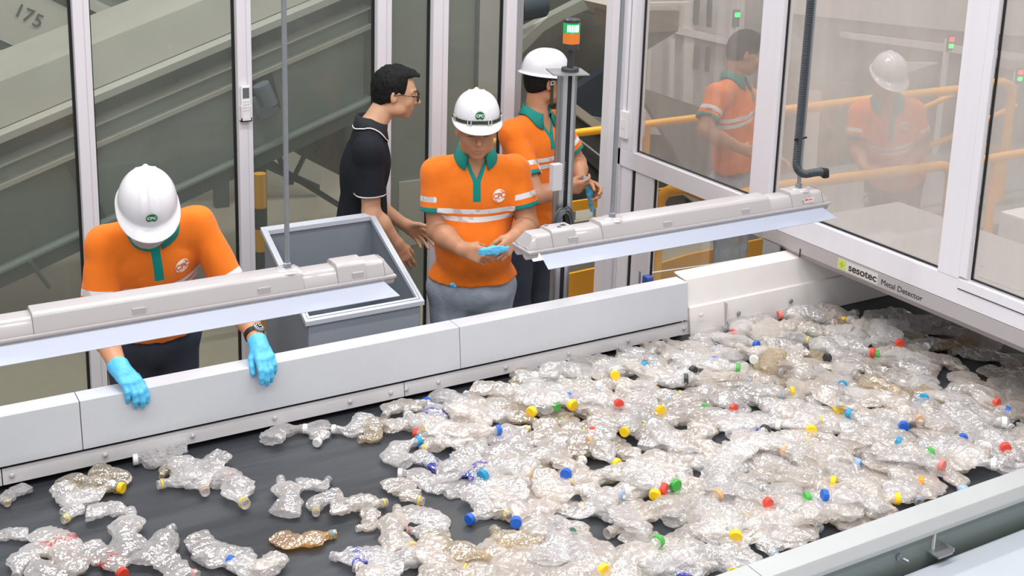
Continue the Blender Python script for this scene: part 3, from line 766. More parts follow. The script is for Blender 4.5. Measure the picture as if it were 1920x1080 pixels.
class Field:
    def __init__(s, prims, noise=None): s.p = prims; s.noise = noise
    def __call__(s, P):
        P = P.astype(f32); d = None
        for q in s.p:
            if isinstance(q, Cut): d = smax(d, -q.shape(P), q.k)
            elif d is None: d = q(P)
            else: d = smin(d, q(P), q.k)
        if s.noise:
            amp, sc, seed = s.noise[:3]; st = np.array(s.noise[3] if len(s.noise) > 3 else (1, 1, 1), f32)
            d = d + amp * vnoise(P * sc * st, seed) + amp * .4 * ridged(P * sc * 1.9 * st, seed + 3)
        return d
def mesh_field(fn, lo, hi, h, bs=8):
    lo = np.array(lo, f32); nb = np.ceil((np.array(hi) - lo) / (h * bs)).astype(int)
    N = nb * bs + 1; D = np.full(N, 1, f32)
    bi = np.stack(np.meshgrid(*[np.arange(n) for n in nb], indexing='ij'), -1).reshape(-1, 3)
    cen = lo + (bi + .5) * bs * h
    dc = fn(cen); rad = h * bs * .87 * 1.35 + .006
    loc = np.stack(np.meshgrid(*[np.arange(bs + 1)] * 3, indexing='ij'), -1).reshape(-1, 3)
    for i in np.where(dc <= -rad)[0]:
        b = bi[i] * bs; D[b[0]:b[0] + bs + 1, b[1]:b[1] + bs + 1, b[2]:b[2] + bs + 1] = -1
    act = np.where(np.abs(dc) < rad)[0]
    for s0 in range(0, len(act), 600):
        ch = act[s0:s0 + 600]; I = (bi[ch] * bs)[:, None, :] + loc[None]
        P = lo + I.reshape(-1, 3) * h; d = fn(P); I = I.reshape(-1, 3); D[I[:, 0], I[:, 1], I[:, 2]] = d
    S = D < 0
    c = np.zeros(np.array(S.shape) - 1, np.uint8)
    for dx in (0, 1):
        for dy in (0, 1):
            for dz in (0, 1): c += S[dx:S.shape[0] - 1 + dx, dy:S.shape[1] - 1 + dy, dz:S.shape[2] - 1 + dz]
    C = np.argwhere((c > 0) & (c < 8)); idx = np.full(c.shape, -1, np.int32); idx[C[:, 0], C[:, 1], C[:, 2]] = np.arange(len(C))
    acc = np.zeros((len(C), 3), f32); cnt = np.zeros(len(C), f32)
    cr = [(0, 0, 0), (1, 0, 0), (0, 1, 0), (1, 1, 0), (0, 0, 1), (1, 0, 1), (0, 1, 1), (1, 1, 1)]
    val = [D[C[:, 0] + a, C[:, 1] + b, C[:, 2] + e] for a, b, e in cr]
    for i in range(8):
        for j in range(i + 1, 8):
            df = np.array(cr[j]) - np.array(cr[i])
            if np.abs(df).sum() != 1: continue
            m = (val[i] < 0) != (val[j] < 0); t = np.where(m, val[i] / (val[i] - val[j] + 1e-12), 0)
            acc += m[:, None] * (np.array(cr[i], f32) + t[:, None] * df.astype(f32)); cnt += m
    V = lo + (C + acc / cnt[:, None]) * h
    F = []
    for ax in range(3):
        o1, o2 = (ax + 1) % 3, (ax + 2) % 3
        sl0 = [slice(None)] * 3; sl1 = [slice(None)] * 3; sl0[ax] = slice(0, -1); sl1[ax] = slice(1, None)
        a = S[tuple(sl0)]; b = S[tuple(sl1)]; E = np.argwhere(a != b)
        ok = (E[:, o1] > 0) & (E[:, o2] > 0) & (E[:, o1] < S.shape[o1] - 1) & (E[:, o2] < S.shape[o2] - 1); E = E[ok]
        if not len(E): continue
        ins = a[E[:, 0], E[:, 1], E[:, 2]]
        def at(d1, d2):
            q = E.copy(); q[:, o1] += d1; q[:, o2] += d2; return idx[q[:, 0], q[:, 1], q[:, 2]]
        q = np.stack([at(-1, -1), at(0, -1), at(0, 0), at(-1, 0)], 1); q[~ins] = q[~ins][:, ::-1]; F.append(q)
    return V, np.concatenate(F)
def bounds(prims, pad=.02):
    lo = np.full(3, 9e9); hi = -lo
    for q in prims:
        if isinstance(q, Cone): r = max(q.ra, q.rb); pts_ = [(q.a, r), (q.b, r)]
        elif isinstance(q, Ell): pts_ = [(q.c, float(max(q.r)))]
        elif isinstance(q, Tor): pts_ = [(q.c, q.Rr + q.r)]
        else: continue
        for c, r in pts_: lo = np.minimum(lo, c - r); hi = np.maximum(hi, c + r)
    return lo - pad, hi + pad
def field_obj(name, prims, h, m, parent, noise=None, attrs=None, smooth_it=2, clip=None):
    fn = Field(prims, noise); lo, hi = bounds(prims, .025)
    if clip is not None: lo = np.maximum(lo, clip[0]); hi = np.minimum(hi, clip[1])
    V, F = mesh_field(fn, lo, hi, h)
    # a little smoothing of the surface
    e = np.concatenate([F[:, [0, 1]], F[:, [1, 2]], F[:, [2, 3]], F[:, [3, 0]]]); e = np.concatenate([e, e[:, ::-1]])
    deg = np.bincount(e[:, 0], minlength=len(V)).astype(f32)
    for _ in range(smooth_it):
        a = np.stack([np.bincount(e[:, 0], weights=V[e[:, 1], i], minlength=len(V)) for i in range(3)], 1) / np.maximum(deg, 1)[:, None]
        V = (V * .45 + a * .55).astype(f32)
    at = {k_: f(V) for k_, f in (attrs or {}).items()}
    o = add_mesh(name, V, F, m, None, True, at)
    if parent is not None: under(o, parent)
    return o, fn
def surf(fn, p, d, n=40):
    """walk from outside point p along d to the field's surface; returns point and normal"""
    p = np.array(p, float); d = nrm(d)
    for _ in range(n):
        v = float(fn(p[None].astype(f32))[0]); p = p + d * v * .8
        if abs(v) < 2e-4: break
    g = np.array([float(fn((p + e)[None].astype(f32))[0] - fn((p - e)[None].astype(f32))[0]) for e in np.eye(3) * .006]); return p, nrm(g)
def snap(fn, V, off, it=4):
    """move points onto the surface of the field plus an offset"""
    V = np.asarray(V, f32)
    for _ in range(it):
        d = fn(V) - off
        g = np.stack([fn(V + e) - fn(V - e) for e in (np.eye(3) * .004).astype(f32)], 1); g /= np.linalg.norm(g, axis=1)[:, None] + 1e-9
        V = V - (g * np.clip(d, -.02, .02)[:, None]).astype(f32)
    return V

# ---- materials for people
def skin_mat(name, c1, c2):
    k = NT(name); p = k.n('ShaderNodeBsdfPrincipled', inp={'Roughness': .48, 'Subsurface Weight': .12, 'Subsurface Scale': 1.0}); p.inputs['Subsurface Radius'].default_value = (.010, .004, .002)
    k.l(p.outputs[0], k.out.inputs[0]); tc = k.n('ShaderNodeTexCoord')
    nz = k.n('ShaderNodeTexNoise', inp={'Scale': 22, 'Detail': 4}); k.l(tc.outputs['Object'], nz.inputs[0])
    col = k.mix(nz.outputs[0], hexc(c1), hexc(c2))
    at = k.n('ShaderNodeAttribute', attribute_name='lips'); col = k.mix(at.outputs['Fac'], col, hexc('#a8645a'))
    at = k.n('ShaderNodeAttribute', attribute_name='stubble'); col = k.mix(at.outputs['Fac'], col, hexc('#4a3a33'))
    k.l(col, p.inputs['Base Color'])
    nb = k.n('ShaderNodeTexNoise', inp={'Scale': 400}); k.l(tc.outputs['Object'], nb.inputs[0])
    bp = k.n('ShaderNodeBump', inp={'Strength': .08, 'Distance': .002}); k.l(nb.outputs[0], bp.inputs['Height']); k.l(bp.outputs[0], p.inputs['Normal']); return k.m
SKIN1 = skin_mat('tan_skin', '#a8775a', '#bd8a6b')
SKIN2 = skin_mat('light_skin', '#c4977a', '#d6a98a')
SKIN3 = skin_mat('warm_skin', '#ba8261', '#d09a78')
def band(k, a, lo, hi): return k.math('MULTIPLY', k.math('GREATER_THAN', a, lo), k.math('LESS_THAN', a, hi))
def shirt_mat(name, base, cuff, bands=True, piping=None):
    """knitted polo cloth; bands and cuffs follow the garment's own length coordinates"""
    k = NT(name); p = k.n('ShaderNodeBsdfPrincipled', inp={'Roughness': .85, 'Specular IOR Level': .2}); k.l(p.outputs[0], k.out.inputs[0])
    p.inputs['Sheen Weight'].default_value = .12 if bands else 0
    tc = k.n('ShaderNodeTexCoord'); nz = k.n('ShaderNodeTexNoise', inp={'Scale': 9, 'Detail': 3}); k.l(tc.outputs['Object'], nz.inputs[0])
    c = hexc(base); dk = tuple(x * .88 for x in c[:3]) + (1,); col = k.mix(nz.outputs[0], dk, c)
    arm = k.n('ShaderNodeAttribute', attribute_name='arm').outputs['Fac']      # distance from the cuff up the sleeve, 9 on the torso
    tor = k.n('ShaderNodeAttribute', attribute_name='tors').outputs['Fac']     # height above the chest band, -9 on sleeves
    lat = k.n('ShaderNodeAttribute', attribute_name='lat').outputs['Fac']      # sideways distance from the button line, 9 at the back
    if bands:
        n2 = k.n('ShaderNodeTexNoise', inp={'Scale': 16, 'Detail': 2}); k.l(tc.outputs['Object'], n2.inputs[0])
        worn = k.mix(k.math('MULTIPLY', k.math('GREATER_THAN', n2.outputs[0], .56), .55), hexc('#d9dce2'), hexc('#a89a98'))
        m = k.math('MAXIMUM', band(k, tor, -.012, .010), band(k, tor, .022, .044)); m = k.math('MAXIMUM', m, band(k, arm, .045, .068))
        col = k.mix(m, col, worn)
    if cuff: col = k.mix(k.math('LESS_THAN', arm, .022), col, hexc(cuff))
    if piping: col = k.mix(band(k, arm, .004, .010), col, hexc(piping))
    if cuff: 
        pl = k.math('MULTIPLY', k.math('LESS_THAN', k.math('ABSOLUTE', lat), .0165), k.math('GREATER_THAN', tor, .078)); col = k.mix(pl, col, hexc(cuff))
    k.l(col, p.inputs['Base Color'])
    wv = k.n('ShaderNodeTexNoise', inp={'Scale': 700}); k.l(tc.outputs['Object'], wv.inputs[0]); w2 = k.n('ShaderNodeTexNoise', inp={'Scale': 14, 'Detail': 3}); k.l(tc.outputs['Object'], w2.inputs[0])
    hs = k.math('ADD', k.math('MULTIPLY', wv.outputs[0], .06), w2.outputs[0])
    bp = k.n('ShaderNodeBump', inp={'Strength': .4, 'Distance': .01}); k.l(hs, bp.inputs['Height']); k.l(bp.outputs[0], p.inputs['Normal']); return k.m
ORANGE = shirt_mat('orange_work_polo', '#ef7a22', '#10857d')
BLACKP = shirt_mat('black_polo', '#20232b', None, False, '#e8e8ea')
TEAL = mat('teal_collar_knit', '#10857d', .8, 0, .08, 30, .15, 300)
BLKC = mat('black_collar_knit', '#1f222a', .8, 0, .05, 30, .1, 300)
PIPE = mat('white_piping', '#ecebee', .7)
JEAN = mat('light_blue_denim', '#a3afc0', .85, 0, .16, 16, .25, 120)
NAVY = mat('dark_navy_trousers', '#343a49', .85, 0, .06, 16, .15, 120)
SHOE = mat('black_safety_shoe', '#26272a', .4)
HELM = mat('white_helmet_shell', '#dddce3', .22, 0, .01, 10, coat=.35)
STRAP = mat('dark_green_strap', '#37402f', .8, 0, .1, 80)
CLIP = mat('clear_white_buckle', '#d9dcdc', .3)
HAIR = mat('black_hair', '#101014', .62, 0, .25, 60, .6, 160, stretch=(1, 1, .4), spec=.25)
EYEW = mat('eye_white', '#e2dcd8', .25); IRIS = mat('dark_iris', '#20140f', .15)
GLOVE = mat('blue_nitrile', '#55b8e6', .38, 0, .05, 20, .25, 90)
BADGE_W = mat('badge_cream', '#f6ece4', .6); BADGE_O = mat('badge_orange_print', '#e0702c', .6); BADGE_G = mat('badge_green_print', '#15724c', .5); BADGE_T = mat('badge_white_print', '#eef3ee', .5)
MASK = mat('grey_cloth_mask', '#b3aaa9', .85, 0, .05, 60, .15, 400)

def hand_prims(w, f, palm, thumb, curl=(.5, .5, .6, .7), sc=1.0, spread=.1, tc=.4, tout=.55, grow=0, k=.006):
    """five-fingered hand: w wrist, f direction of the hand, palm = way the palm looks, thumb = side of the thumb"""
    w = np.array(w, float); f = nrm(f); palm = nrm(np.array(palm) - f * np.dot(palm, f)); th = nrm(np.array(thumb) - f * np.dot(thumb, f) - palm * np.dot(thumb, palm))
    P = []; g = grow
    base = [.028, .010, -.009, -.027]; bl = [.088, .092, .088, .080]; seg = [(.042, .026, .021), (.046, .030, .022), (.043, .028, .022), (.034, .021, .019)]; rr = [.0094, .0096, .0092, .0083]
    for i in range(4):
        kn = w + sc * (f * bl[i] + th * base[i] - palm * .002)
        P.append(Cone(w + sc * (th * base[i] * .55 + f * .008), kn, .0135 * sc + g, .0105 * sc + g, k=.014, sq=None))
        d = nrm(f + th * spread * (1.2 - i * .8)); a = 0; p = kn
        ax_c = curl[i]
        for j, L in enumerate(seg[i]):
            a += ax_c * (.75, 1.0, .65)[j]
            dd = nrm(d * math.cos(a) + palm * math.sin(a)); q = p + dd * L * sc
            r0 = rr[i] * sc * (1, .93, .86)[j] + g; r1 = rr[i] * sc * (.93, .86, .74)[j] + g
            P.append(Cone(p, q, r0, r1, k=.004)); p = q
    c = w + sc * f * .048
    P.append(Cone(c + th * .018 * sc, c - th * .018 * sc, .0125 * sc + g, .0125 * sc + g, k=.012))
    # thumb from the side of the palm
    b = w + sc * (f * .022 + th * .026 + palm * .006); d1 = nrm(f * math.cos(tout) + th * math.sin(tout) + palm * .25)
    m = b + d1 * .040 * sc; P.append(Cone(w + sc * (f * .012 + th * .012 + palm * .004), m, .0145 * sc + g, .0115 * sc + g, k=.012))
    d2 = nrm(d1 - th * tc * .6 + palm * tc * .5); n_ = m + d2 * .032 * sc; P.append(Cone(m, n_, .0108 * sc + g, .0098 * sc + g, k=.004))
    d3 = nrm(d2 - th * tc * .5 + palm * tc * .4); P.append(Cone(n_, n_ + d3 * .026 * sc, .0098 * sc + g, .0080 * sc + g, k=.004))
    return P
def basis(fwd, up):
    y = nrm(fwd); x = nrm(np.cross(y, up)); z = np.cross(x, y); return np.stack([x, y, z], 1)     # columns: right, forward, up
def head_prims(c, B, ear=True, sc=1.0):
    def L(x, y, z): return np.array(c) + B @ (np.array([x, y, z]) * sc)
    def E(x, y, z, a, b, d, k=.02): return Ell(L(x, y, z), (a * sc, b * sc, d * sc), B, k)
    P = [E(0, -.012, .028, .076, .094, .088), E(0, .022, -.02, .067, .072, .080, .03), E(0, .034, -.062, .050, .055, .050, .03), E(0, .066, -.098, .022, .018, .017, .022)]
    for s in (-1, 1):
        P += [E(s * .040, .060, -.032, .022, .018, .020, .018), E(s * .050, .012, -.072, .018, .035, .025, .02)]
        P.append(Cone(L(s * .012, .087, .022), L(s * .048, .070, .020), .0075 * sc, .007 * sc, .012))
    P += [Cut(Ell(L(.031, .094, .002), (.016 * sc, .012 * sc, .009 * sc), B), .010), Cut(Ell(L(-.031, .094, .002), (.016 * sc, .012 * sc, .009 * sc), B), .010)]
    for s in (-1, 1): P.append(E(s * .031, .079, .001, .0135, .0095, .0105, .004))
    P += [Cone(L(0, .089, .012), L(0, .115, -.031), .0068 * sc, .0112 * sc, .009), E(.0115, .097, -.036, .008, .009, .007, .006), E(-.0115, .097, -.036, .008, .009, .007, .006)]
    P += [Cone(L(-.018, .090, -.066), L(.018, .090, -.066), .0054 * sc, .0054 * sc, .005), Cone(L(-.014, .089, -.077), L(.014, .089, -.077), .0062 * sc, .0062 * sc, .005), Cone(L(0, .0925, -.0655), L(0, .0925, -.0645), .005 * sc, .005 * sc, .005)]
    P.append(Cut(Cone(L(-.019, .0965, -.0712), L(.019, .0965, -.0712), .0016 * sc, .0016 * sc), .002))
    if ear:
        for s in (-1, 1):
            P.append(Ell(L(s * .078, -.010, -.012), (.008 * sc, .018 * sc, .030 * sc), B @ np.array([[math.cos(s * .35), -math.sin(s * .35), 0], [math.sin(s * .35), math.cos(s * .35), 0], [0, 0, 1]]), .006))
            P.append(Cut(Ell(L(s * .088, -.006, -.008), (.006 * sc, .009 * sc, .018 * sc), B), .004))
    return P
def helmet(c, B, parent, cm=True, strap='brim', sc=1.0, sticker=True, zo=.045):
    """hard hat: ribbed shell, brim with a front peak, sticker and strap"""
    c = np.array(c) + B @ np.array([0, -.006, zo]) * sc
    def W(x, y, z): return c + B @ (np.array([x, y, z]) * sc)
    nt, nr = 96, 22; V = []; F = []
    for j in range(nr + 1):
        a = j / nr * math.pi / 2 * .999
        for i in range(nt):
            t = 2 * math.pi * i / nt; ct, st = math.cos(t), math.sin(t)
            rx, ry = .106, .132
            ce = math.cos(a) ** .82; x = rx * st * ce; y = ry * ct * ce; z = .118 * math.sin(a) ** .95
            rid = 0
            for xo, w_, hh in ((0, .009, .0085), (-.034, .0035, .0035), (.034, .0035, .0035)):
                rid = max(rid, hh * math.exp(-((x - xo) / w_) ** 4))
            rid *= min(1, max(0, (z - .025) / .03)) * (1 if ct > -.9 else 1)
            V.append(W(x * (1 + rid * 1.2), y * (1 + rid * 1.5), z + rid))
    for j in range(nr):
        for i in range(nt): F.append((j * nt + i, j * nt + (i + 1) % nt, (j + 1) * nt + (i + 1) % nt, (j + 1) * nt + i))
    F.append(tuple(nr * nt + i for i in range(nt)))
    # brim rings, widened to a peak in front
    b0 = 0; prev = list(range(nt)); steps = [(.10, -.004), (.45, -.009), (.9, -.013), (1.0, -.016), (.97, -.0195), (.6, -.016), (.02, -.012), (-.25, .0), (-.3, .03)]
    for s_, dz in steps:
        b = len(V)
        for i in range(nt):
            t = 2 * math.pi * i / nt; ct, st = math.cos(t), math.sin(t)
            pk = max(0, ct) ** 1.6; wdt = (.010 + .040 * pk + .006 * (max(0, -ct) ** 2)) if s_ > 0 else .02
            droop = -.016 * pk * max(0, s_) - .004 * abs(st) * max(0, s_) + .0
            V.append(W((.106 + wdt * s_ * (.9)) * st, (.132 + wdt * s_) * ct, dz * (.6 + .4 * pk) + droop + (0 if s_ > 0 else 0)))
        for i in range(nt): F.append((prev[(i + 1) % nt], prev[i], b + i, b + (i + 1) % nt))
        prev = list(range(b, b + nt))
    o = add_mesh('hard_hat', V, F, HELM, None, True); o.data.set_sharp_from_angle(angle=math.radians(60)); under(o, parent)
    if sticker:
        # round green sticker with CPC on the front slope
        a = .38; r = []; px_, pz_ = 0.0, .040; py_ = .132 * math.sqrt(max(0, 1 - (pz_ / .118) ** 2)) ** .82 + .003
        n = nrm([0, py_ / .132 ** 2, pz_ / .118 ** 2]); n = B @ n; upv = B @ np.array([0, 0, 1.])
        xx = nrm(np.cross(upv, n)); m = frame(W(px_, py_, pz_), xx, upv)
        d = MB().lathe([(.019, 0), (.019, .0012)], 28, mtx=m).build('sticker', BADGE_G); under(d, o)
        mt = frame(W(px_, py_, pz_) + n * .0016, xx, upv)
        place_text('sticker_lettering', 'CPC', .016, mt, BADGE_T, o, bold=.0006, extrude=.0003)
    if strap == 'brim':
        pts_ = []
        for i in range(33):
            t = -math.pi * .56 + i / 32 * math.pi * 1.12; ct, st = math.cos(t), math.sin(t); pts_.append((1.03 * .109 * st, 1.025 * .1345 * ct, .012 - .008 * abs(st)))
        V = []; F = []
        for p_ in pts_:
            for dz in (-.008, .008): V.append(W(p_[0], p_[1], p_[2] + dz))
            for dz in (.008, -.008): V.append(W(p_[0] * 1.02, p_[1] * 1.016, p_[2] + dz))
        for i in range(len(pts_) - 1):
            for k_ in range(4): F.append((i * 4 + k_, i * 4 + (k_ + 1) % 4, i * 4 + 4 + (k_ + 1) % 4, i * 4 + 4 + k_))
        st_ = add_mesh('elastic_strap', V, F, STRAP); under(st_, o)
        for t0 in (-1.22, -.42, .42, 1.22):
            ct, st = math.cos(t0), math.sin(t0); cc = W(.114 * st, .1405 * ct, .012 - .008 * abs(st)); nn = B @ nrm([st / .109, ct / .134, 0]); m = frame(cc, nrm(np.cross(B @ np.array([0, 0, 1.]), nn)), B @ np.array([0, 0, 1.]))
            w_, h_ = (.009, .0125); bk = MB()
            for (x0, y0, x1, y1) in ((-w_, -h_, w_, -h_ + .003), (-w_, h_ - .003, w_, h_), (-w_, -h_, -w_ + .003, h_), (w_ - .003, -h_, w_, h_)): bk.box((x0, y0, -.001), (x1, y1, .002), m)
            under(bk.build('strap_buckle', CLIP), o)
    if strap == 'chin':
        for s in (-1, 1):
            tp = W(s * .097, .000, -.008); bt = W(s * .066, .030, -.165); rt = nrm(np.cross(bt - tp, B @ np.array([s, .2, 0])))
            V = [tp - rt * .008, tp + rt * .008, bt + rt * .008, bt - rt * .008]; nn = B @ np.array([s * .002, 0, 0]); V += [v + nn for v in V]
            under(add_mesh('chin_strap', V, [(0, 1, 2, 3), (7, 6, 5, 4), (0, 4, 5, 1), (1, 5, 6, 2), (2, 6, 7, 3), (3, 7, 4, 0)], STRAP), o)
            m = frame(tp * .78 + bt * .22 + B @ np.array([s * .003, 0, 0]), rt, tp - bt); bk = MB(); w_, h_ = .011, .010
            for (x0, y0, x1, y1) in ((-w_, -h_, w_, -h_ + .003), (-w_, h_ - .003, w_, h_), (-w_, -h_, -w_ + .003, h_), (w_ - .003, -h_, w_, h_)): bk.box((x0, y0, -.003), (x1, y1, .003), m)
            under(bk.build('strap_buckle', CLIP), o)
        # sweatband under the shell
        V = []; F = []
        for i in range(40):
            t = 2 * math.pi * i / 40
            for z_ in (-.002, -.030): V.append(W(.088 * math.sin(t), .112 * math.cos(t), z_))
        for i in range(40): F.append((2 * i, 2 * ((i + 1) % 40), 2 * ((i + 1) % 40) + 1, 2 * i + 1))
        under(add_mesh('sweatband', V, F, mat('dark_sweatband', '#24272b', .8)), o)
    return o

def person(name_label, J, opt):
    """J: joints in world metres. Returns the person's Empty."""
    J = {k_: np.array(v, float) for k_, v in J.items()}
    root = empty('person', (float(J['pelvis'][0]), float(J['pelvis'][1]), 0), name_label, 'person', opt.get('group'))
    skin = opt.get('skin', SKIN1); h = opt.get('h', .0035); bulk = opt.get('bulk', 1.0)
    lat = nrm(J['shL'] - J['shR']); upv = nrm(J['neck'] - J['pelvis']); fw = nrm(np.cross(lat, upv)); fw = fw if np.dot(fw, opt['face']) > 0 else -fw
    if 'lat' in opt: lat = nrm(opt['lat']); fw = nrm(np.cross(upv, -lat)); 
    if np.dot(fw, opt['face']) < 0: fw = -fw
    TB = np.stack([-lat, fw, upv], 1)        # right, forward, up of the trunk
    HB = basis(opt['hf'], opt['hu']); hc = J['head']
    ch = J['pelvis'] * .36 + J['neck'] * .64; wa = J['pelvis'] * .68 + J['neck'] * .32
    chin_c = hc + HB @ np.array([0, -.015, -.085])
    def trunk(g, belly=0, k=.05):
        b = bulk
        return [Ell(ch + fw * .0, (.158 * b + g, .100 * b + g, .19 + g), TB, k), Ell(ch + upv * .06, (.165 * b + g, .092 * b + g, .12 + g), TB, k), Ell(wa + fw * belly * .5, (.142 * b + g, (.098 + belly * .5) * b + g, .17 + g), TB, k), Ell(J['pelvis'] + fw * belly * .2, (.160 * b + g, .108 * b + g, .13 + g), TB, k),
                Cone(J['shL'] - upv * .012 - lat * .02, J['shR'] - upv * .012 + lat * .02, .044 + g, .044 + g, .05)]
    # ---- body: head, neck, trunk, arms and hands in one skin
    P = head_prims(hc, HB, sc=opt.get('hs', 1.0))
    P.append(Cone(hc + HB @ np.array([0, -.03, -.06]), J['neck'] + upv * -.02, .052, .058, .022))
    P += [Cone(J['neck'] - upv * .015, J['shL'], .045, .045, .04), Cone(J['neck'] - upv * .015, J['shR'], .045, .045, .04)]
    P += [q for q in trunk(0, opt.get('belly', 0))[:2]] + [Ell(wa, (.125 * bulk, .085 * bulk, .17), TB, .05), Ell(J['pelvis'], (.125 * bulk, .08 * bulk, .09), TB, .05), trunk(0)[4]]
    for s in 'LR':
        hd = opt['hand' + s]; ex = opt.get('armr', 1.0)
        P += [Cone(J['sh' + s], J['el' + s], .050 * ex, .041 * ex, .03), Cone(J['el' + s], J['el' + s] * .62 + J['wr' + s] * .38, .041 * ex, .0425 * ex, .015), Cone(J['el' + s] * .62 + J['wr' + s] * .38, J['wr' + s], .0425 * ex, .0275 * ex, .02)]
        P.append(Cone(J['wr' + s], J['wr' + s] + nrm(hd['f']) * .02, .0255, .024, .012))
        P += hand_prims(J['wr' + s], **hd)
    lp = hc + HB @ np.array([0, .092, -.071]) * opt.get('hs', 1.0)
    def lips(V):
        q = (V - lp.astype(f32)) @ HB.astype(f32); return np.clip(1.25 - np.sqrt((q[:, 0] / .021) ** 2 + (q[:, 2] / .0095) ** 2 + (q[:, 1] / .02) ** 2), 0, 1).clip(0, .25) * 4 * .75
    def stub(V):
        q = (V - hc.astype(f32)) @ HB.astype(f32); r = np.zeros(len(V), f32)
        for s in (-1, 1):      # eyebrows and lash lines
            bx_ = np.abs(q[:, 0] - s * .031); r = np.maximum(r, ((bx_ < .019) & (np.abs(q[:, 2] - (.0215 - .10 * (bx_ ** 2) * 30)) < .0040) & (q[:, 1] > .05)) * .85)
            r = np.maximum(r, ((bx_ < .0135) & (np.abs(q[:, 2] - opt.get('lash', -.004)) < .0022) & (q[:, 1] > .06)) * .9)
        return r
    body, bfn = field_obj('body', P, h, skin, root, attrs={'lips': lips, 'stubble': stub}, smooth_it=1)
    # ---- shirt
    g = .012
    S = []
    cuffs = {}; TR = trunk(g + .004, opt.get('belly', 0), .06); hz = opt['hem']; hemn = opt.get('hemn', -upv)
    ups = {}
    for s in 'LR':
        sh, el = J['sh' + s], J['el' + s]; ad = nrm(el - sh); cl = np.linalg.norm(el - sh) * opt.get('cuff', .78); cu = sh + ad * cl; cuffs[s] = (cu, ad)
        S.append(Cone(sh, cu + ad * .03, .060 * opt.get('slv', 1), .069 * opt.get('slv', 1), .01))
    for s in 'LR':
        cu, ad = cuffs[s]
        S.append(Cut(Inter(Plane(cu, -ad), Cone(cu, cu + ad * .08, .13, .13)), .003))
        S.append(Cut(Cone(cu - ad * .03, cu + ad * .05, .052 * opt.get('armr', 1), .054 * opt.get('armr', 1)), .004))
    for q in TR: q.k = .035
    S += TR
    S.append(Cone(J['neck'] - upv * .030, J['shL'] - upv * .006, .060, .055, .04)); S.append(Cone(J['neck'] - upv * .030, J['shR'] - upv * .006, .060, .055, .04))
    S.append(Cone(J['pelvis'] + fw * .015 + lat * .06, J['pelvis'] + fw * .015 - lat * .06, .108 * bulk, .108 * bulk, .07))
    for s in 'LR':      # room for the bare arm below the cuff
        pass
    S.append(Cut(Plane(hz, -np.array(hemn)), .004))
    nk = J['neck'] + upv * .055 + fw * .004
    S.append(Cut(Cone(nk - upv * .028 - fw * .004, nk + upv * .2 + fw * .06, .054, .072), .008))
    vo = opt.get('vneck', .075)
    zb = J['neck'] - upv * vo; slp = opt.get('vs', .42)
    if vo:
        class Wedge:
            def __call__(s_, P_):
                q = P_ - A3(zb); z = q @ A3(upv); x = np.abs(q @ A3(lat)); y = q @ A3(fw)
                return np.maximum(np.maximum(x - z * slp, -z), .03 - y)
        S.append(Cut(Wedge(), .003))
    cz = J['pelvis'] + upv * opt.get('bandh', .27)
    front = opt.get('placket', 0.0)
    def arm_a(V):
        r = np.full(len(V), 9, f32)
        for s in 'LR':
            cu, ad = cuffs[s]; sh = J['sh' + s]; t = (cu.astype(f32) - V) @ ad.astype(f32)
            q = V - sh.astype(f32); tt = q @ ad.astype(f32); dd = np.sqrt(np.maximum((q * q).sum(1) - tt * tt, 0))
            m = (dd < .095) & (tt > .04) & (t > -.025) & (np.abs((V - ch.astype(f32)) @ lat.astype(f32)) > .165 * min(1, bulk) - (.03 if opt.get('loose') else 0)); r = np.where(m, t, r)
        return r
    def tor_a(V):
        a = arm_a(V); t = (V - cz.astype(f32)) @ upv.astype(f32); return np.where(a < 5, -9, t)
    def lat_a(V):
        q = V - ch.astype(f32); z = (V - zb.astype(f32)) @ upv.astype(f32); return np.where(q @ fw.astype(f32) > .02, np.abs(q @ lat.astype(f32) - front) - np.maximum(0, z * slp if vo else 0), 9)
    shirt, sfn = field_obj('polo_shirt', S, h * 1.25, opt.get('shirt', ORANGE), root, noise=(.0055, 11, opt.get('seed', 1), (1, 1, .55)), attrs={'arm': arm_a, 'tors': tor_a, 'lat': lat_a}, smooth_it=2)
    # ---- collar: folded band lying on the shirt around the neck, open in front
    V = []; F = []; n = 40; op_ = opt.get('cgap', .55); R1, R2 = .060, .098
    cc = J['neck'] + upv * opt.get('colh', .028)
    for i in range(n + 1):
        t = op_ + (2 * math.pi - 2 * op_) * i / n; st, ct = math.sin(t), math.cos(t)
        fr = max(0, ct)
        rad = nrm(-lat * st + fw * ct)
        top = cc + rad * (R1 + .004 * fr) + upv * (.026 - .030 * fr) + fw * (.010 * fr)
        inn = cc + rad * (R1 - .006) - upv * (.012 + .028 * fr)
        mid = cc + rad * (R1 + .018) + upv * (.006 - .034 * fr)
        out = cc + rad * (R2 - .012 * (1 - fr) + .010 * fr) - upv * (.024 + .050 * fr)
        V += [inn, top, top + rad * .006, mid, out]
    V = np.array(V)
    out_i = np.arange(len(V)) % 5
    sel = out_i == 4; V[sel] = snap(sfn, V[sel], .006); sel = out_i == 3; V3 = snap(sfn, V[sel], .012); V[sel] = V[sel] * .4 + V3 * .6
    for i in range(n):
        for j in range(4): F.append((i * 5 + j, i * 5 + j + 1, (i + 1) * 5 + j + 1, (i + 1) * 5 + j))
    col = add_mesh('collar', V, F, opt.get('collar', TEAL), None, True); under(col, root)
    md = col.modifiers.new('thick', 'SOLIDIFY'); md.thickness = .0035; md.offset = 0
    if opt.get('piping'):
        ln = [V[i * 5 + 4] + (V[i * 5 + 3] - V[i * 5 + 4]) * .12 + nrm(V[i * 5 + 4] - cc) * .003 for i in range(n + 1)]
        under(MB().tube(ln, .0028, 6).build('piping', PIPE), col)
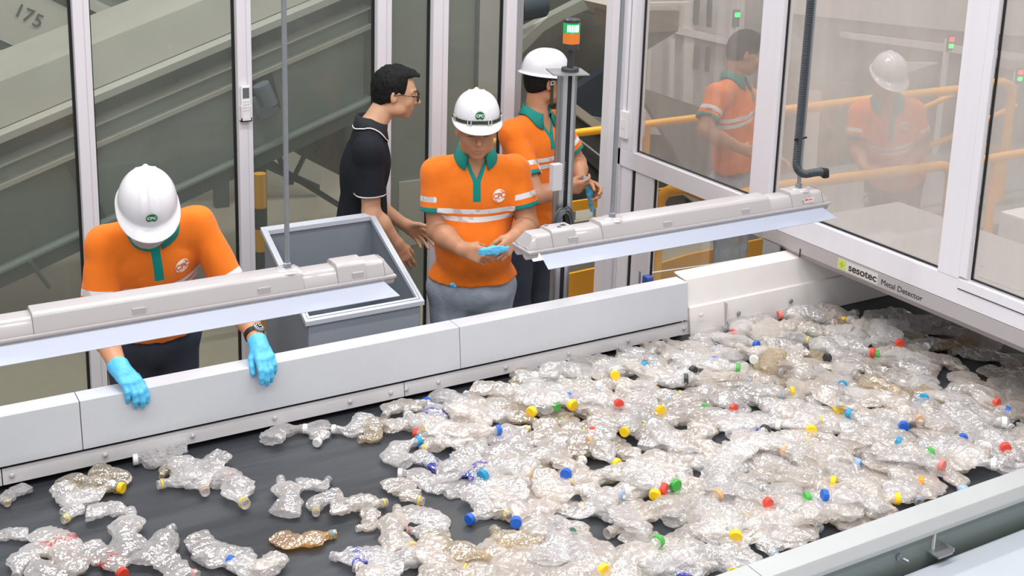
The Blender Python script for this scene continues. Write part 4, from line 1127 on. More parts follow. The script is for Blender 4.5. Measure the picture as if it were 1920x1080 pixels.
    # ---- placket edge piece for open collars
    # ---- badge
    if opt.get('badge', True):
        bp = ch + lat * .085 * bulk + upv * opt.get('badgeh', .07) + fw * .25; bp, bn = surf(sfn, bp, -fw)
        ux = nrm(np.cross(upv, bn)); uy = np.cross(bn, ux)
        ring = [bp]; F = []
        for r_ in (.010, .020, .0295):
            for i in range(28): ring.append(bp + ux * r_ * math.cos(2 * math.pi * i / 28) + uy * r_ * math.sin(2 * math.pi * i / 28))
        ring = snap(sfn, np.array(ring), .0018)
        for i in range(28):
            F.append((0, 1 + i, 1 + (i + 1) % 28))
            for j in range(2): F.append((1 + j * 28 + i, 1 + (j + 1) * 28 + i, 1 + (j + 1) * 28 + (i + 1) % 28, 1 + j * 28 + (i + 1) % 28))
        bd = add_mesh('badge', ring, F, BADGE_W, None, True); under(bd, root)
        me = text_mesh('CPC', .030, .0002, .0008); me.transform(frame(bp + bn * .003, ux, uy)); me.materials.clear(); me.materials.append(BADGE_O)
        vv = np.array([v.co[:] for v in me.vertices]); vv = snap(sfn, vv, .0032)
        for v, q in zip(me.vertices, vv): v.co = q
        o = bpy.data.objects.new('badge_lettering', me); COL.objects.link(o); under(o, bd)
        tb = MB()
        for a0, a1 in ((.5, 1.35), (3.64, 4.5)):
            pl = snap(sfn, np.array([bp + ux * .0245 * math.cos(a) + uy * .0245 * math.sin(a) for a in np.linspace(a0, a1, 9)]), .003); tb.tube(pl, [.0004, .001, .0015, .0018, .002, .0018, .0015, .001, .0004], 6)
        for yy in (-.0125, .0125):
            pl = snap(sfn, np.array([bp + ux * x_ + uy * yy for x_ in np.linspace(-.022, .022, 7)]), .0028); tb.tube(pl, .0005, 5)
        under(tb.build('badge_mark', BADGE_O), bd)
    # ---- trousers and shoes
    T = [Ell(J['pelvis'] + fw * opt.get('belly', 0) * .15, (.178 * bulk, .128 * bulk, .14), TB, .05)]
    for s, sg in (('L', 1), ('R', -1)):
        hp = J['pelvis'] + lat * .085 * sg - upv * .03; kn = J.get('kn' + s, np.array([*(hp + fw * .02)[:2], .46])); an = J.get('an' + s, np.array([*(kn - fw * .02)[:2], .09]))
        T += [Cone(hp, kn, .098 * bulk, .070, .035), Cone(kn, an, .072, .062, .02)]
        ft = [Cone(an + np.array([0, 0, -.02]) - fw * .02, an + np.array([0, 0, -.045]) - fw * .02, .045, .042, .03), Cone(np.array([an[0], an[1], .045]), np.array([an[0], an[1], .04]) + fw * .17, .044, .036, .03), Cut(Plane((0, 0, .004), (0, 0, 1)), .003)]
        field_obj('shoe', ft[:2], .007, SHOE, root, smooth_it=1)
    T.append(Cut(Plane(J['pelvis'] + upv * .10, -upv), .004))
    tr_, tfn = field_obj('trousers', T, .007, opt.get('trousers', JEAN), root, noise=(.005, 13, 5, (1, 1, .6)), smooth_it=2)
    return dict(root=root, HB=HB, hc=hc, TB=TB, sfn=sfn, bfn=bfn, fw=fw, lat=lat, up=upv, J=J, tfn=tfn, cuffs=cuffs, body=body)
def hair_obj(c, B, parent, cut_z=-.06, front=.05, thick=.010, seed=2, spiky=.004, top=True, sc=1.0, fade=True):
    def L(x, y, z): return np.array(c) + B @ (np.array([x, y, z]) * sc)
    P = [Ell(L(0, -.014, .030), ((.076 + thick) * sc, (.094 + thick) * sc, (.088 + thick) * sc), B, .02), Ell(L(0, -.035, -.02), (.072 * sc, .070 * sc, .070 * sc), B, .03)]
    if top: P.append(Ell(L(0, .02, .085), (.062 * sc, .075 * sc, .035 * sc), B, .03)); P.append(Cone(L(-.03, .088, .082), L(.035, .086, .084), .016 * sc, .014 * sc, .02))
    # uncovered face, ears and nape
    P.append(Cut(Inter(Plane(L(0, front, 0), -(B[:, 1] * 1.0)), Plane(L(0, 0, .068), (B[:, 2] - B[:, 1] * .25))), .008))
    P.append(Cut(Plane(L(0, -.02, cut_z), nrm(B[:, 2] - B[:, 1] * .55)), .01))
    for s in (-1, 1): P.append(Cut(Ell(L(s * .085, .022, -.030), (.022 * sc, .040 * sc, .040 * sc), B), .006))
    return field_obj('hair', P, .0032, HAIR, parent, noise=(spiky, 60, seed, (1, 1, .35)), smooth_it=1)
# ------------------------------------------------------------------ the people
def Y(px, py, y): return aty(px, py, y)
GRP = 'workers in orange polo shirts and white helmets'
# worker leaning on the near-upright belt wall, left
p1 = person('person in orange polo, grey mask and blue gloves leaning on the belt wall', dict(
    pelvis=(1.10, 4.50, .83), neck=(1.045, 4.235, 1.365), head=(1.0, 4.10, 1.455), shR=Y(196, 458, 4.28), shL=Y(372, 418, 4.26),
    elR=Y(186, 606, 4.24), elL=Y(452, 572, 4.16), wrR=(.852, 3.972, .955), wrL=(1.335, 3.955, .958)),
    dict(face=(-.3, -1, 0), hf=(-.13, -.86, -.48), hu=(-.06, -.48, .87), skin=SKIN3, hs=.95, bulk=1.0, belly=.02, hem=(1.05, 4.3, .815), trousers=NAVY, vneck=0, cgap=.16, badgeh=.07, cuff=.80, bandh=.345, seed=4,
         handR=dict(f=(.30, -.90, -.38), palm=(0, .30, -1), thumb=(1, .2, -.1), curl=(.50, .55, .60, .64), tout=.35, tc=.25, spread=.05, sc=.93),
         handL=dict(f=(.02, -.92, -.40), palm=(.02, .30, -1), thumb=(-1, .1, -.1), curl=(.50, .56, .62, .66), tout=.45, tc=.35, spread=.05, sc=.93)))
for s in 'RL':
    w = p1['J']['wr' + s]; hd = dict(handR=dict(f=(.30, -.90, -.38), palm=(0, .30, -1), thumb=(1, .2, -.1), curl=(.50, .55, .60, .64), tout=.35, tc=.25, spread=.05, sc=.93),
         handL=dict(f=(.02, -.92, -.40), palm=(.02, .30, -1), thumb=(-1, .1, -.1), curl=(.50, .56, .62, .66), tout=.45, tc=.35, spread=.05, sc=.93))['hand' + s]
    G = hand_prims(w, grow=.0026, **hd); f_ = nrm(hd['f']); e_ = nrm(p1['J']['el' + s] - w)
    G.append(Cone(w + e_ * .022, w + f_ * .03, .0375, .0300, .012)); G.append(Cut(Inter(Plane(w + e_ * .016, -e_), Cone(w, w + e_ * .08, .06, .06)), .002))
    field_obj('rubber_glove', G, .0026, GLOVE, p1['root'], noise=(.0008, 90, 3), smooth_it=1)
hel = helmet(p1['hc'], p1['HB'], p1['root'], strap=None, sc=.93)
HB = p1['HB']; hc = p1['hc']
def loc(hc, HB, x, y, z, s=.95): return hc + HB @ (np.array([x, y, z]) * s)
M_ = [Ell(loc(hc, HB, 0, .052, -.062), (.062, .055, .056), HB, .02), Cone(loc(hc, HB, 0, .085, -.02), loc(hc, HB, 0, .088, -.05), .018, .024, .02), Cut(Plane(loc(hc, HB, 0, .02, 0), HB[:, 1]), .004), Cut(Plane(loc(hc, HB, 0, 0, -.010), -HB[:, 2]), .004)]
field_obj('face_mask', M_, .003, MASK, p1['root'], noise=(.0012, 60, 2), smooth_it=1)
# wristwatch on the left wrist
w = p1['J']['wrL']; e_ = nrm(p1['J']['elL'] - w); wc = w + e_ * .046
up_ = nrm(np.array([.35, -.55, .76]) - e_ * np.dot([.35, -.55, .76], e_)); sd = np.cross(e_, up_)
wt = empty('wristwatch', tuple(wc)); wt.parent = p1['root']; wt.matrix_parent_inverse = Matrix.Translation(p1['root'].location).inverted()
ring = [wc + .0335 * (math.cos(a) * sd + .95 * math.sin(a) * up_) for a in np.linspace(0, 2 * math.pi, 33)[:-1]]
mb = MB(); V = []
for q in ring:
    r_ = nrm(q - wc); V += [q - e_ * .010, q + e_ * .010, q + e_ * .010 + r_ * .003, q - e_ * .010 + r_ * .003]
mb.add(V, [(i * 4 + j, i * 4 + (j + 1) % 4, ((i + 1) % 32) * 4 + (j + 1) % 4, ((i + 1) % 32) * 4 + j) for i in range(32) for j in range(4)])
def pw(o): o.parent = wt; o.matrix_parent_inverse = (Matrix.Translation(p1['root'].location) @ wt.matrix_parent_inverse @ Matrix.Translation(wt.location)).inverted() if False else Matrix.Translation(wt.location).inverted(); return o
pw(mb.build('strap', RUBBER, smooth=True))
wm = frame(wc + up_ * .032, sd, e_)
if wm.to_3x3() @ Vector((0, 0, 1)) @ Vector(up_) < 0: wm = frame(wc + up_ * .032, -sd, e_)
pw(MB().lathe([(.0205, 0), (.0215, .003), (.021, .008), (.018, .0095)], 32, mtx=wm).build('case', STEEL, smooth=True))
pw(MB().lathe([(.0172, .0097), (.0172, .0101)], 32, mtx=wm).build('dial', mat('watch_dial_black', '#15171a', .2)))
tk = MB()
for i in range(12):
    m = wm @ Matrix.Rotation(i * math.pi / 6, 4, 'Z'); tk.box((-.0011, .0105, .0101), (.0011, .0155, .0106), m)
tk.box((-.0009, 0, .0104), (.0009, .012, .0109), wm @ Matrix.Rotation(-1.1, 4, 'Z')); tk.box((-.0011, 0, .0104), (.0011, .008, .0109), wm @ Matrix.Rotation(.2, 4, 'Z'))
pw(tk.build('dial_marks', BADGE_T))

# worker in the middle, looking down at the blue glove in his hands
p2 = person('person in orange polo and light jeans looking down at a blue glove', dict(
    pelvis=(2.47, 4.44, .84), neck=(2.452, 4.40, 1.43), head=(2.42, 4.335, 1.560), shR=(2.305, 4.465, 1.35), shL=(2.612, 4.335, 1.355),
    elR=Y(820, 432, 4.43), elL=Y(990, 425, 4.27), wrR=Y(864, 466, 4.19), wrL=Y(966, 443, 4.12)),
    dict(face=(-.4, -.92, 0), hf=(-.38, -.90, -.10), hu=(-.04, -.09, .99), skin=SKIN1, hs=1.0, bulk=1.10, belly=.055, hem=(2.43, 4.3, .872), trousers=JEAN, vneck=.085, cgap=.50, badgeh=.065, cuff=.66, bandh=.345, lash=-.006, seed=9, armr=1.12, slv=1.08,
         handR=dict(f=(.80, -.50, -.30), palm=(.50, .82, -.30), thumb=(.2, .1, 1), curl=(.55, .65, .7, .8), tout=.30, tc=.5),
         handL=dict(f=(-.80, -.42, -.42), palm=(-.45, .85, -.30), thumb=(-.25, .1, 1), curl=(.55, .65, .7, .75), tout=.30, tc=.5)))
helmet(p2['hc'], p2['HB'], p2['root'], strap='brim', sc=.90, zo=.060)
hair_obj(p2['hc'], p2['HB'], p2['root'], cut_z=-.045, thick=.003, top=False, sc=1.0, spiky=.001)
# man in the black polo
p3 = person('person in a black polo with white piping and black glasses standing behind the grey bin', dict(
    pelvis=(2.13, 4.92, .86), neck=(2.18, 4.882, 1.465), head=Y(741, 172, 4.87), shR=(2.115, 4.735, 1.40), shL=(2.245, 5.035, 1.40),
    elR=Y(696, 398, 4.73), elL=(2.215, 5.03, 1.10), wrR=Y(743, 455, 4.71), wrL=Y(757, 420, 4.96)),
    dict(face=(.9, -.4, 0), hf=(.92, -.34, -.17), hu=(.14, -.04, .98), skin=SKIN2, hs=.97, bulk=.92, belly=.02, hem=(2.1, 4.9, .83), trousers=NAVY, shirt=BLACKP, collar=BLKC, piping=True, badge=False, vneck=.045, cgap=.22, cuff=.72, seed=14, slv=1.0, armr=.98,
         handR=dict(f=(.42, -.05, -.90), palm=(.15, .97, 0), thumb=(.85, .1, .35), curl=(.35, .40, .45, .5), tout=.35, tc=.2),
         handL=dict(f=(.78, -.15, -.58), palm=(-.3, -.85, -.2), thumb=(.5, .0, .8), curl=(.45, .5, .55, .6), tout=.55, tc=.1, spread=.15)))
hair_obj(p3['hc'], p3['HB'], p3['root'], cut_z=-.040, thick=.009, top=True, sc=.97, spiky=.0045, front=.042)
HB, hc = p3['HB'], p3['hc']
gl = MB()
for s in (-1, 1):
    gl.tube([loc(hc, HB, s * .034 + .0235 * math.cos(a), .105, -.003 + .0205 * math.sin(a), .97) for a in np.linspace(0, 2 * math.pi, 25)[:-1]], .0028, 6, closed=True)
    gl.tube([loc(hc, HB, s * .058, .103, .004, .97), loc(hc, HB, s * .076, .085, .006, .97), loc(hc, HB, s * .083, .02, .004, .97), loc(hc, HB, s * .083, -.015, -.004, .97)], .0028, 6)
gl.tube([loc(hc, HB, -.011, .106, .003, .97), loc(hc, HB, 0, .109, .006, .97), loc(hc, HB, .011, .106, .003, .97)], .0017, 6)
under(gl.build('glasses', mat('black_spectacle_frame', '#15151a', .25), smooth=True), p3['root'])
# worker at the doorway, turned away
p4 = person('person in orange polo turned away behind the light tower post, chin strap hanging', dict(
    pelvis=(3.07, 4.96, .86), neck=(3.085, 4.94, 1.425), head=Y(1022, 150, 4.94), shR=(2.93, 4.89, 1.365), shL=(3.235, 4.995, 1.365),
    elR=(2.955, 4.70, 1.10), elL=Y(1084, 305, 4.97), wrR=Y(1058, 352, 4.72), wrL=Y(1088, 338, 4.80)),
    dict(face=(.35, -.93, 0), hf=(.99, -.14, -.10), hu=(.09, -.01, .99), skin=SKIN1, hs=.96, bulk=1.02, belly=.02, hem=(3.07, 4.9, .845), trousers=NAVY, vneck=.09, cgap=.45, badgeh=.06, cuff=.72, bandh=.345, seed=21,
         handR=dict(f=(.95, -.1, -.05), palm=(.1, .9, .25), thumb=(.1, -.2, 1), curl=(.5, .6, .7, .8), tout=.3, tc=.4),
         handL=dict(f=(.45, -.85, -.30), palm=(-.75, -.35, -.3), thumb=(.1, -.1, 1), curl=(.6, .7, .8, .8), tout=.3, tc=.5)))
helmet(p4['hc'], p4['HB'], p4['root'], strap='chin', sc=.92, sticker=False)
hair_obj(p4['hc'], p4['HB'], p4['root'], cut_z=-.040, thick=.005, top=False, sc=.96, spiky=.001)
# two workers beyond the hazy glass
p5 = person('bareheaded person in orange polo beyond the hazy glass beside the yellow rail', dict(
    pelvis=(*Y(1372, 345, 5.14)[:2], .88), neck=Y(1374, 152, 5.10), head=Y(1398, 98, 5.08), shR=Y(1345, 178, 4.98), shL=Y(1402, 183, 5.26),
    elR=Y(1320, 245, 4.92), elL=Y(1420, 250, 5.28), wrR=Y(1388, 278, 4.84), wrL=Y(1436, 288, 5.15)),
    dict(face=(.75, -.65, 0), hf=(.85, -.45, -.30), hu=(.2, -.1, .95), skin=SKIN1, hs=.98, bulk=1.0, belly=.03, hem=tuple(Y(1372, 322, 5.05)), trousers=JEAN, vneck=.05, cgap=.35, cuff=.72, bandh=float(Y(1385, 226, 4.98)[2]) - .88, seed=31, h=.006,
         handR=dict(f=(.9, -.2, -.3), palm=(.1, .8, -.5), thumb=(.1, .3, 1), curl=(.4, .5, .5, .6)), handL=dict(f=(.6, -.6, -.4), palm=(-.5, -.5, -.4), thumb=(-.1, .3, 1), curl=(.5, .5, .5, .6))))
hair_obj(p5['hc'], p5['HB'], p5['root'], cut_z=-.040, thick=.008, sc=.98, spiky=.002)
p6 = person('person in white helmet faintly seen beyond hazy glass above the metal detector', dict(
    pelvis=(*Y(1668, 400, 5.02)[:2], .84), neck=Y(1662, 190, 4.96), head=Y(1664, 147, 4.92), shR=Y(1612, 210, 5.06), shL=Y(1712, 208, 4.86),
    elR=Y(1604, 280, 5.04), elL=Y(1730, 275, 4.84), wrR=Y(1622, 318, 4.86), wrL=Y(1698, 318, 4.80)),
    dict(face=(-.4, -.9, 0), hf=(-.45, -.82, -.35), hu=(-.1, -.3, .93), skin=SKIN1, hs=.96, bulk=.98, belly=.02, hem=tuple(Y(1665, 378, 5.0)), trousers=NAVY, vneck=.06, cgap=.4, cuff=.72, bandh=float(Y(1655, 272, 4.9)[2]) - .84, seed=41, h=.006,
         handR=dict(f=(.6, -.5, -.3), palm=(.4, .7, -.4), thumb=(.1, .1, 1), curl=(.5, .5, .6, .7)), handL=dict(f=(-.7, -.5, -.3), palm=(-.4, .7, -.4), thumb=(.1, .1, 1), curl=(.5, .5, .6, .7))))
helmet(p6['hc'], p6['HB'], p6['root'], strap=None, sc=.94, sticker=False)

# blue gloves held in the hands: separate things
def rag(name, pts_, rads, label, seed, amp=.004):
    P = [Cone(pts_[i], pts_[i + 1], rads[i], rads[i + 1], .008, sq=(nrm([.5, .8, .1]), .55)) for i in range(len(pts_) - 1)]
    o, _ = field_obj(name, P, .003, GLOVE, None, noise=(amp, 70, seed), smooth_it=0); tag(o, label, 'glove'); return o
g0 = p2['J']['wrR']; A_ = Y(903, 473, 4.075); B_ = Y(950, 466, 4.06)
rag('disposable_glove', [A_, A_ * .5 + B_ * .5 + [0, -.01, .004], B_], [.016, .019, .012], 'crumpled bright blue glove held in both hands by the person in light jeans', 5)
A_ = Y(1098, 338, 4.74); B_ = Y(1106, 362, 4.73); C_ = Y(1109, 394, 4.73)
rag('disposable_glove', [A_, B_, C_], [.020, .016, .010], 'bright blue glove dangling from the hands of the person behind the tower post', 8)

A_ = p2['J']['pelvis'] - p2['lat'] * .115 + p2['fw'] * .3 + p2['up'] * .02
A_ = Y(846, 534, 4.31)
rag('disposable_glove', [A_, A_ + np.array([.012, -.004, -.004])], [.012, .010], 'scrap of blue glove showing from the jeans pocket under the orange shirt hem', 12, .003)
# ------------------------------------------------------------------ light fixtures, tower, bin, small things
FIX = mat('fixture_grey_white_plastic', '#b2adb0', .22, 0, .02, 5, coat=.2)
REFL = mat('white_reflector_sheet', '#a4abbd', .35, 0, .01)
TUBE = mat('fluorescent_tube', '#ffffff', .4, 0, 0, emit='#fff6ee', estr=2.5)
def fixture(x0, x1, label, rods, grp='hanging batten lights over the belt', conduit=None):
    zr = 1.41; yf = 3.10; yc = 3.205; L = x1 - x0
    r = empty('batten_light', ((x0 + x1) / 2, yc, 1.50), label, 'light fixture', grp)
    # moulded housing: bevelled bar with raised end and mid blocks
    def prof(dz, w): return [(-w, 0), (-w + .003, .010), (-w + .014, .038 + dz), (-w + .024, .046 + dz), (w - .024, .046 + dz), (w - .014, .038 + dz), (w - .003, .010), (w, 0)]
    zb = 1.456
    segs = [(0, .06, .000, .050), (.06, .15, .008, .052), (.15, .255, -.004, .050), (.255, L - .255, .007, .052), (L - .255, L - .15, -.004, .050), (L - .15, L - .06, .008, .052), (L - .06, L, .000, .050)]
    mb = MB()
    for a, b, dz, w in segs: mb.extrude(prof(dz, w), (x0 + a, yc, zb), (x0 + b, yc, zb), (0, 1, 0), (0, 0, 1))
    # sloped ends
    for xe, d in ((x0, -1), (x1, 1)):
        V = [(xe, yc + a, zb + b) for a, b in prof(0, .050)] + [(xe + d * (.030 if b < .03 else .008), yc + a * (.90 if b < .03 else .82), zb + b * .97) for a, b in prof(0, .050)]
        mb.add(V, [(i, (i + 1) % 8, 8 + (i + 1) % 8, 8 + i) for i in range(8)] + [tuple(range(8, 16))])
    under(mb.build('housing', FIX, bevel=.003, smooth=True), r)
    # rim, end lobes
    under(MB().box((x0 - .035, yc - .056, zb - .009), (x1 + .035, yc + .056, zb + .001)).build('rim', FIX, bevel=.004, smooth=True), r)
    for xe in (x0 - .012, x1 + .012):
        lob = MB()
        for dy in (-.027, .027): lob.tube([(xe - .018, yc + dy, zb - .012), (xe + .018, yc + dy, zb - .012)], .021, 18)
        under(lob.build('lamp_holder', FIX, smooth=True), r)
    # raised shaping on the front face, clips
    for t in (.11, .42, .70, .93):
        x = x0 + L * t
        under(MB().box((x - .018, yc - .0500, zb + .004), (x + .018, yc - .036, zb + .026)).build('clip', FIX, bevel=.002), r)
    # folded white reflector wings
    for s in (-1, 1):
        y0, y1 = yc + s * .047, yc + s * .105
        V = [(x0 + .010, y0, zb - .010), (x1 - .010, y0, zb - .010), (x1 + .022, y1, zr), (x0 - .022 + .03, y1, zr), (x0 + .010, y0, zb - .0117), (x1 - .010, y0, zb - .0117), (x1 + .022, y1, zr - .0015), (x0 - .022 + .03, y1, zr - .0015)]
        under(MB().add(V, [(0, 1, 2, 3), (7, 6, 5, 4), (0, 4, 5, 1), (1, 5, 6, 2), (2, 6, 7, 3), (3, 7, 4, 0)]).build('reflector', REFL), r)
        under(MB().box((x0 + .01, min(y0, y0 + s * .006), zb - .013), (x1 - .01, max(y0, y0 + s * .006), zb - .0095)).build('reflector_seam', ALU), r)
    for dy in (-.027, .027): under(MB().tube([(x0, yc + dy, zb - .03), (x1, yc + dy, zb - .03)], .013, 14).build('lamp_tube', TUBE, smooth=True), r)
    for x in rods:
        under(MB().tube([(x, yc, zb + .052), (x, yc, 4.2)], .0075, 12).build('hanging_rod', STEEL, smooth=True), r)
        under(MB().lathe([(.018, 0), (.018, .004), (.012, .006), (.012, .018), (.008, .020)], 6, c=(x, yc, zb + .052)).build('rod_nut', STEEL), r)
        under(MB().lathe([(.040, 0), (.034, .006), (.020, .009)], 24, c=(x, yc, zb + .048)).build('boss', FIX, smooth=True), r)
    for t in (.05, .075):
        under(MB().lathe([(.007, 0), (.006, .006)], 12, c=(x0 + t * L * 1.0 + .01, yc + (.018 if t < .06 else -.012), zb + .052)).build('screw', STEEL), r)
    under(MB().box((x0 + .118, yc - .006, zb + .0535), (x0 + .135, yc + .008, zb + .0548)).build('vent', RUBBER), r)
    return r
def xrod(px_, py_): return float(aty(px_, py_, 3.205)[0])
fixture(.214, 1.462, 'long white hanging light crossing in front of the masked person', [xrod(539, 520)])
f2 = fixture(1.995, 3.235, 'long white hanging light with black conduit in front of the glass cross wall', [xrod(1147, 418), xrod(1497, 357)])
# black ribbed conduit beside the right rod
x = xrod(1497, 357); yc = 3.205; cb = MB(); path = []
top = aty(1520, 0, 3.205); 
for t in np.linspace(0, 1, 60): path.append(np.array([x - .026 + .004 * math.sin(t * 3), yc - .004, 4.0 - t * (4.0 - 1.615)]))
for a in np.linspace(0, 1, 14)[1:]:
    an = a * math.pi / 2; path.append(np.array([x - .026 + .055 * (1 - math.cos(an)), yc - .004 - .004 * a, 1.615 - .052 * math.sin(an)]))
for a in np.linspace(0, 1, 6)[1:]: path.append(np.array([x + .029 + .066 * a, yc - .010, 1.563 + .002 * math.sin(a * 3)]))
pp = []; rr = []; acc_ = 0
dense = [path[0]]
for i in range(1, len(path)):
    d = np.linalg.norm(path[i] - path[i - 1]); n_ = max(1, int(d / .003))
    for j in range(1, n_ + 1): dense.append(path[i - 1] + (path[i] - path[i - 1]) * j / n_)
rr = [.0155 if (i // 1) % 2 else .0128 for i in range(len(dense))]
under(cb.tube(dense, rr, 14).build('conduit', mat('black_ribbed_conduit', '#3b4149', .4), smooth=True), f2)
under(MB().tube([path[-1], path[-1] + [.022, 0, -.002], path[-1] + [.026, 0, -.022]], [.017, .017, .014], 14).build('conduit_end', RUBBER, smooth=True), f2)
under(MB().tube([(x - .045, yc - .006, 1.70), (x + .012, yc - .006, 1.703)], .004, 8).tube([(x - .045, yc - .016, 1.703), (x + .012, yc + .012, 1.70)], .004, 8).build('cable_tie', RUBBER), f2)
# sticker with red mark
s = aty(1508, 377, 3.157)
under(MB().box((s[0], 3.1545, s[2] - .008), (s[0] + .045, 3.1557, s[2] + .010)).build('sticker', mat('fixture_sticker', '#e6dcd8', .5)), f2)
under(MB().box((s[0] + .003, 3.1535, s[2] + .001), (s[0] + .012, 3.1545, s[2] + .008)).box((s[0] + .015, 3.1535, s[2] + .002), (s[0] + .036, 3.1545, s[2] + .005)).build('sticker_mark', mat('fixture_sticker_red', '#c8433c', .5)), f2)

# signal tower on an aluminium post
TX, TY = 2.745, 4.16
tw = empty('signal_tower', (TX, TY, 0), 'aluminium post carrying a green over amber stack light beside the doorway', 'signal light')
def T_(px_, py_): return aty(px_, py_, TY)
zt = float(T_(1066, 135)[2])
pm = Matrix.Translation((TX, TY, 0)) @ Matrix.Rotation(-.32, 4, 'Z')
mb = MB()
for (a, b, c, d) in ((-.034, -.024, -.034, .034), (.024, .034, -.034, .034), (-.034, .034, .024, .034), (-.034, -.006, -.034, -.026), (.012, .034, -.034, -.026), (-.008, .014, -.020, .024)):
    mb.box((a, c, 0), (b, d, zt - .002), pm)
under(mb.build('post', ALU), tw)
under(MB().box((-.006, -.027, .05), (.012, -.024, zt - .01), pm).build('post_slot', RUBBER), tw)
under(MB().box((-.075, -.07, zt - .002), (.075, .07, zt + .003), pm).build('top_plate', ALU), tw)
under(MB().box((-.07, -.07, 0), (.07, .07, .01), pm).build('base_plate', ALU), tw)
c_ = (TX + .012, TY, zt + .003)
BLKP = mat('black_signal_plastic', '#33373b', .35)
under(MB().lathe([(.035, 0), (.037, .003), (.037, .012), (.034, .016), (.014, .018), (.012, .085), (.014, .092)], 28, c=c_).build('foot', BLKP, smooth=True), tw)
z0 = zt + .090; sc_ = (float(T_(1068, 35)[2]) - z0)
under(MB().lathe([(.020, 0), (.033, .006), (.034, .028), (.033, .030)], 28, c=(c_[0], c_[1], z0)).build('base_module', BLKP, smooth=True), tw)
def lens(name, z, h, col, estr, ecol):
    k = mat(name, col, .12, 0, .05, 40, emit=ecol, estr=estr, coat=.5); n = 48; V = []; F = []
    for zz in (0, .003, h - .003, h):
        for i in range(n):
            a = 2 * math.pi * i / n; rr_ = (.0345 if zz in (0, h) else .0335 + .0012 * (i % 2)); V.append((c_[0] + rr_ * math.cos(a), c_[1] + rr_ * math.sin(a), z + zz))
    for j in range(3):
        for i in range(n): F.append((j * n + i, j * n + (i + 1) % n, (j + 1) * n + (i + 1) % n, (j + 1) * n + i))
    F += [tuple(reversed(range(n))), tuple(3 * n + i for i in range(n))]
    return under(MB().add(V, F).build(name.replace('_plastic', ''), k), tw)
hh = (sc_ - .030 - .016) / 2
lens('amber_lens_plastic', z0 + .030, hh, '#d9761a', .08, '#ff8a10')
gle = lens('green_lens_plastic', z0 + .030 + hh, hh, '#0e9a55', .22, '#18d070')
led = MB()
for a in np.linspace(-2.6, -1.3, 6): led.box((c_[0] + .0338 * math.cos(a) - .0022, c_[1] + .0338 * math.sin(a) - .0022, z0 + .037 + hh), (c_[0] + .0338 * math.cos(a) + .0022, c_[1] + .0338 * math.sin(a) + .0022, z0 + .022 + hh * 2))
under(led.build('lit_leds', mat('lit_green_led', '#c8ffe0', .3, 0, 0, emit='#b8ffd8', estr=3)), gle)
under(MB().lathe([(.0345, 0), (.0345, .012), (.031, .0155)], 28, c=(c_[0], c_[1], z0 + .030 + 2 * hh)).build('cap', BLKP, smooth=True), tw)
# socket box and coiled cable on the post
q = T_(1040, 325); under(MB().box((q[0] - .045, TY - .06, q[2] - .058), (q[0] + .002, TY - .028, q[2] + .055)).build('junction_box', mat('grey_junction_box', '#c6c6cb', .4), bevel=.003), tw)
ch_ = MB(); zz = q[2] + .06
for i in range(11): ch_.lathe([(.004, -.002), (.004, .002)], 8, c=(q[0] + .008, TY - .060, zz - i * .0115))
under(ch_.build('bead_chain', STEEL), tw)
q = T_(1046, 412); cl = MB()
rs = np.random.RandomState(3)
for i in range(13):
    a_, b_ = .030 + .010 * rs.rand(), .060 + .022 * rs.rand(); ox, oz = rs.uniform(-.012, .012), rs.uniform(-.01, .01)
    cl.tube([(q[0] - .008 + ox + a_ * math.cos(t), TY - .045 - i * .0028, q[2] - .01 + oz + b_ * math.sin(t)) for t in np.linspace(0, 2 * math.pi, 25)[:-1]], .0034, 7, closed=True)
under(cl.build('cable_coil', mat('dark_grey_cable', '#4b4f55', .45), smooth=True), tw)

# grey sheet-metal bin with a slanting rim
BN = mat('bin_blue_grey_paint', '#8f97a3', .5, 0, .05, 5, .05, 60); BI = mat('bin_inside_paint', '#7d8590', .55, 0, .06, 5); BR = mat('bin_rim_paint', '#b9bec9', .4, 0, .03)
bn = empty('waste_bin', (1.84, 4.45, 0), 'open blue-grey sheet metal bin with a slanting rim behind the belt wall', 'bin')
x0, x1, yA, yB, zA, zB = 1.625, 2.085, 4.205, 4.640, .905, 1.112
x0, x1 = float(aty(573.3, 604.4, 4.2)[0]), float(aty(796, 563.3, 4.2)[0]); zA = float(aty(684, 584, 4.2)[2]); yA = 4.2
bk = atx(490, 425.6, x0); bk2 = atx(697.2, 397.8, x1); yB = float((bk[1] + bk2[1]) / 2); zB = float((bk[2] + bk2[2]) / 2)
def panel(name, V, m, t=.004):
    V = [np.array(v) for v in V]; n = nrm(np.cross(V[1] - V[0], V[2] - V[0])) * t
    return under(MB().add(V + [v + n for v in V], [(0, 1, 2, 3), (7, 6, 5, 4), (0, 4, 5, 1), (1, 5, 6, 2), (2, 6, 7, 3), (3, 7, 4, 0)]).build(name, m), bn)
i_ = .016
X0, X1, YA, YB_ = x0 + i_, x1 - i_, yA + i_, yB - i_
def zr_(y): return zA + (zB - zA) * (y - yA) / (yB - yA)
panel('front_panel', [(X0, YA, .03), (X1, YA, .03), (X1, YA, zr_(YA)), (X0, YA, zr_(YA))], BN)
panel('back_panel', [(X1, YB_, .03), (X0, YB_, .03), (X0, YB_, zr_(YB_)), (X1, YB_, zr_(YB_))], BI)
panel('side_panel', [(X0, YB_, .03), (X0, YA, .03), (X0, YA, zr_(YA)), (X0, YB_, zr_(YB_))], BI)
panel('side_panel', [(X1, YA, .03), (X1, YB_, .03), (X1, YB_, zr_(YB_)), (X1, YA, zr_(YA))], BI)
panel('bottom_panel', [(X0, YA, .03), (X0, YB_, .03), (X1, YB_, .03), (X1, YA, .03)], BI)
rim = MB(); w_ = .024
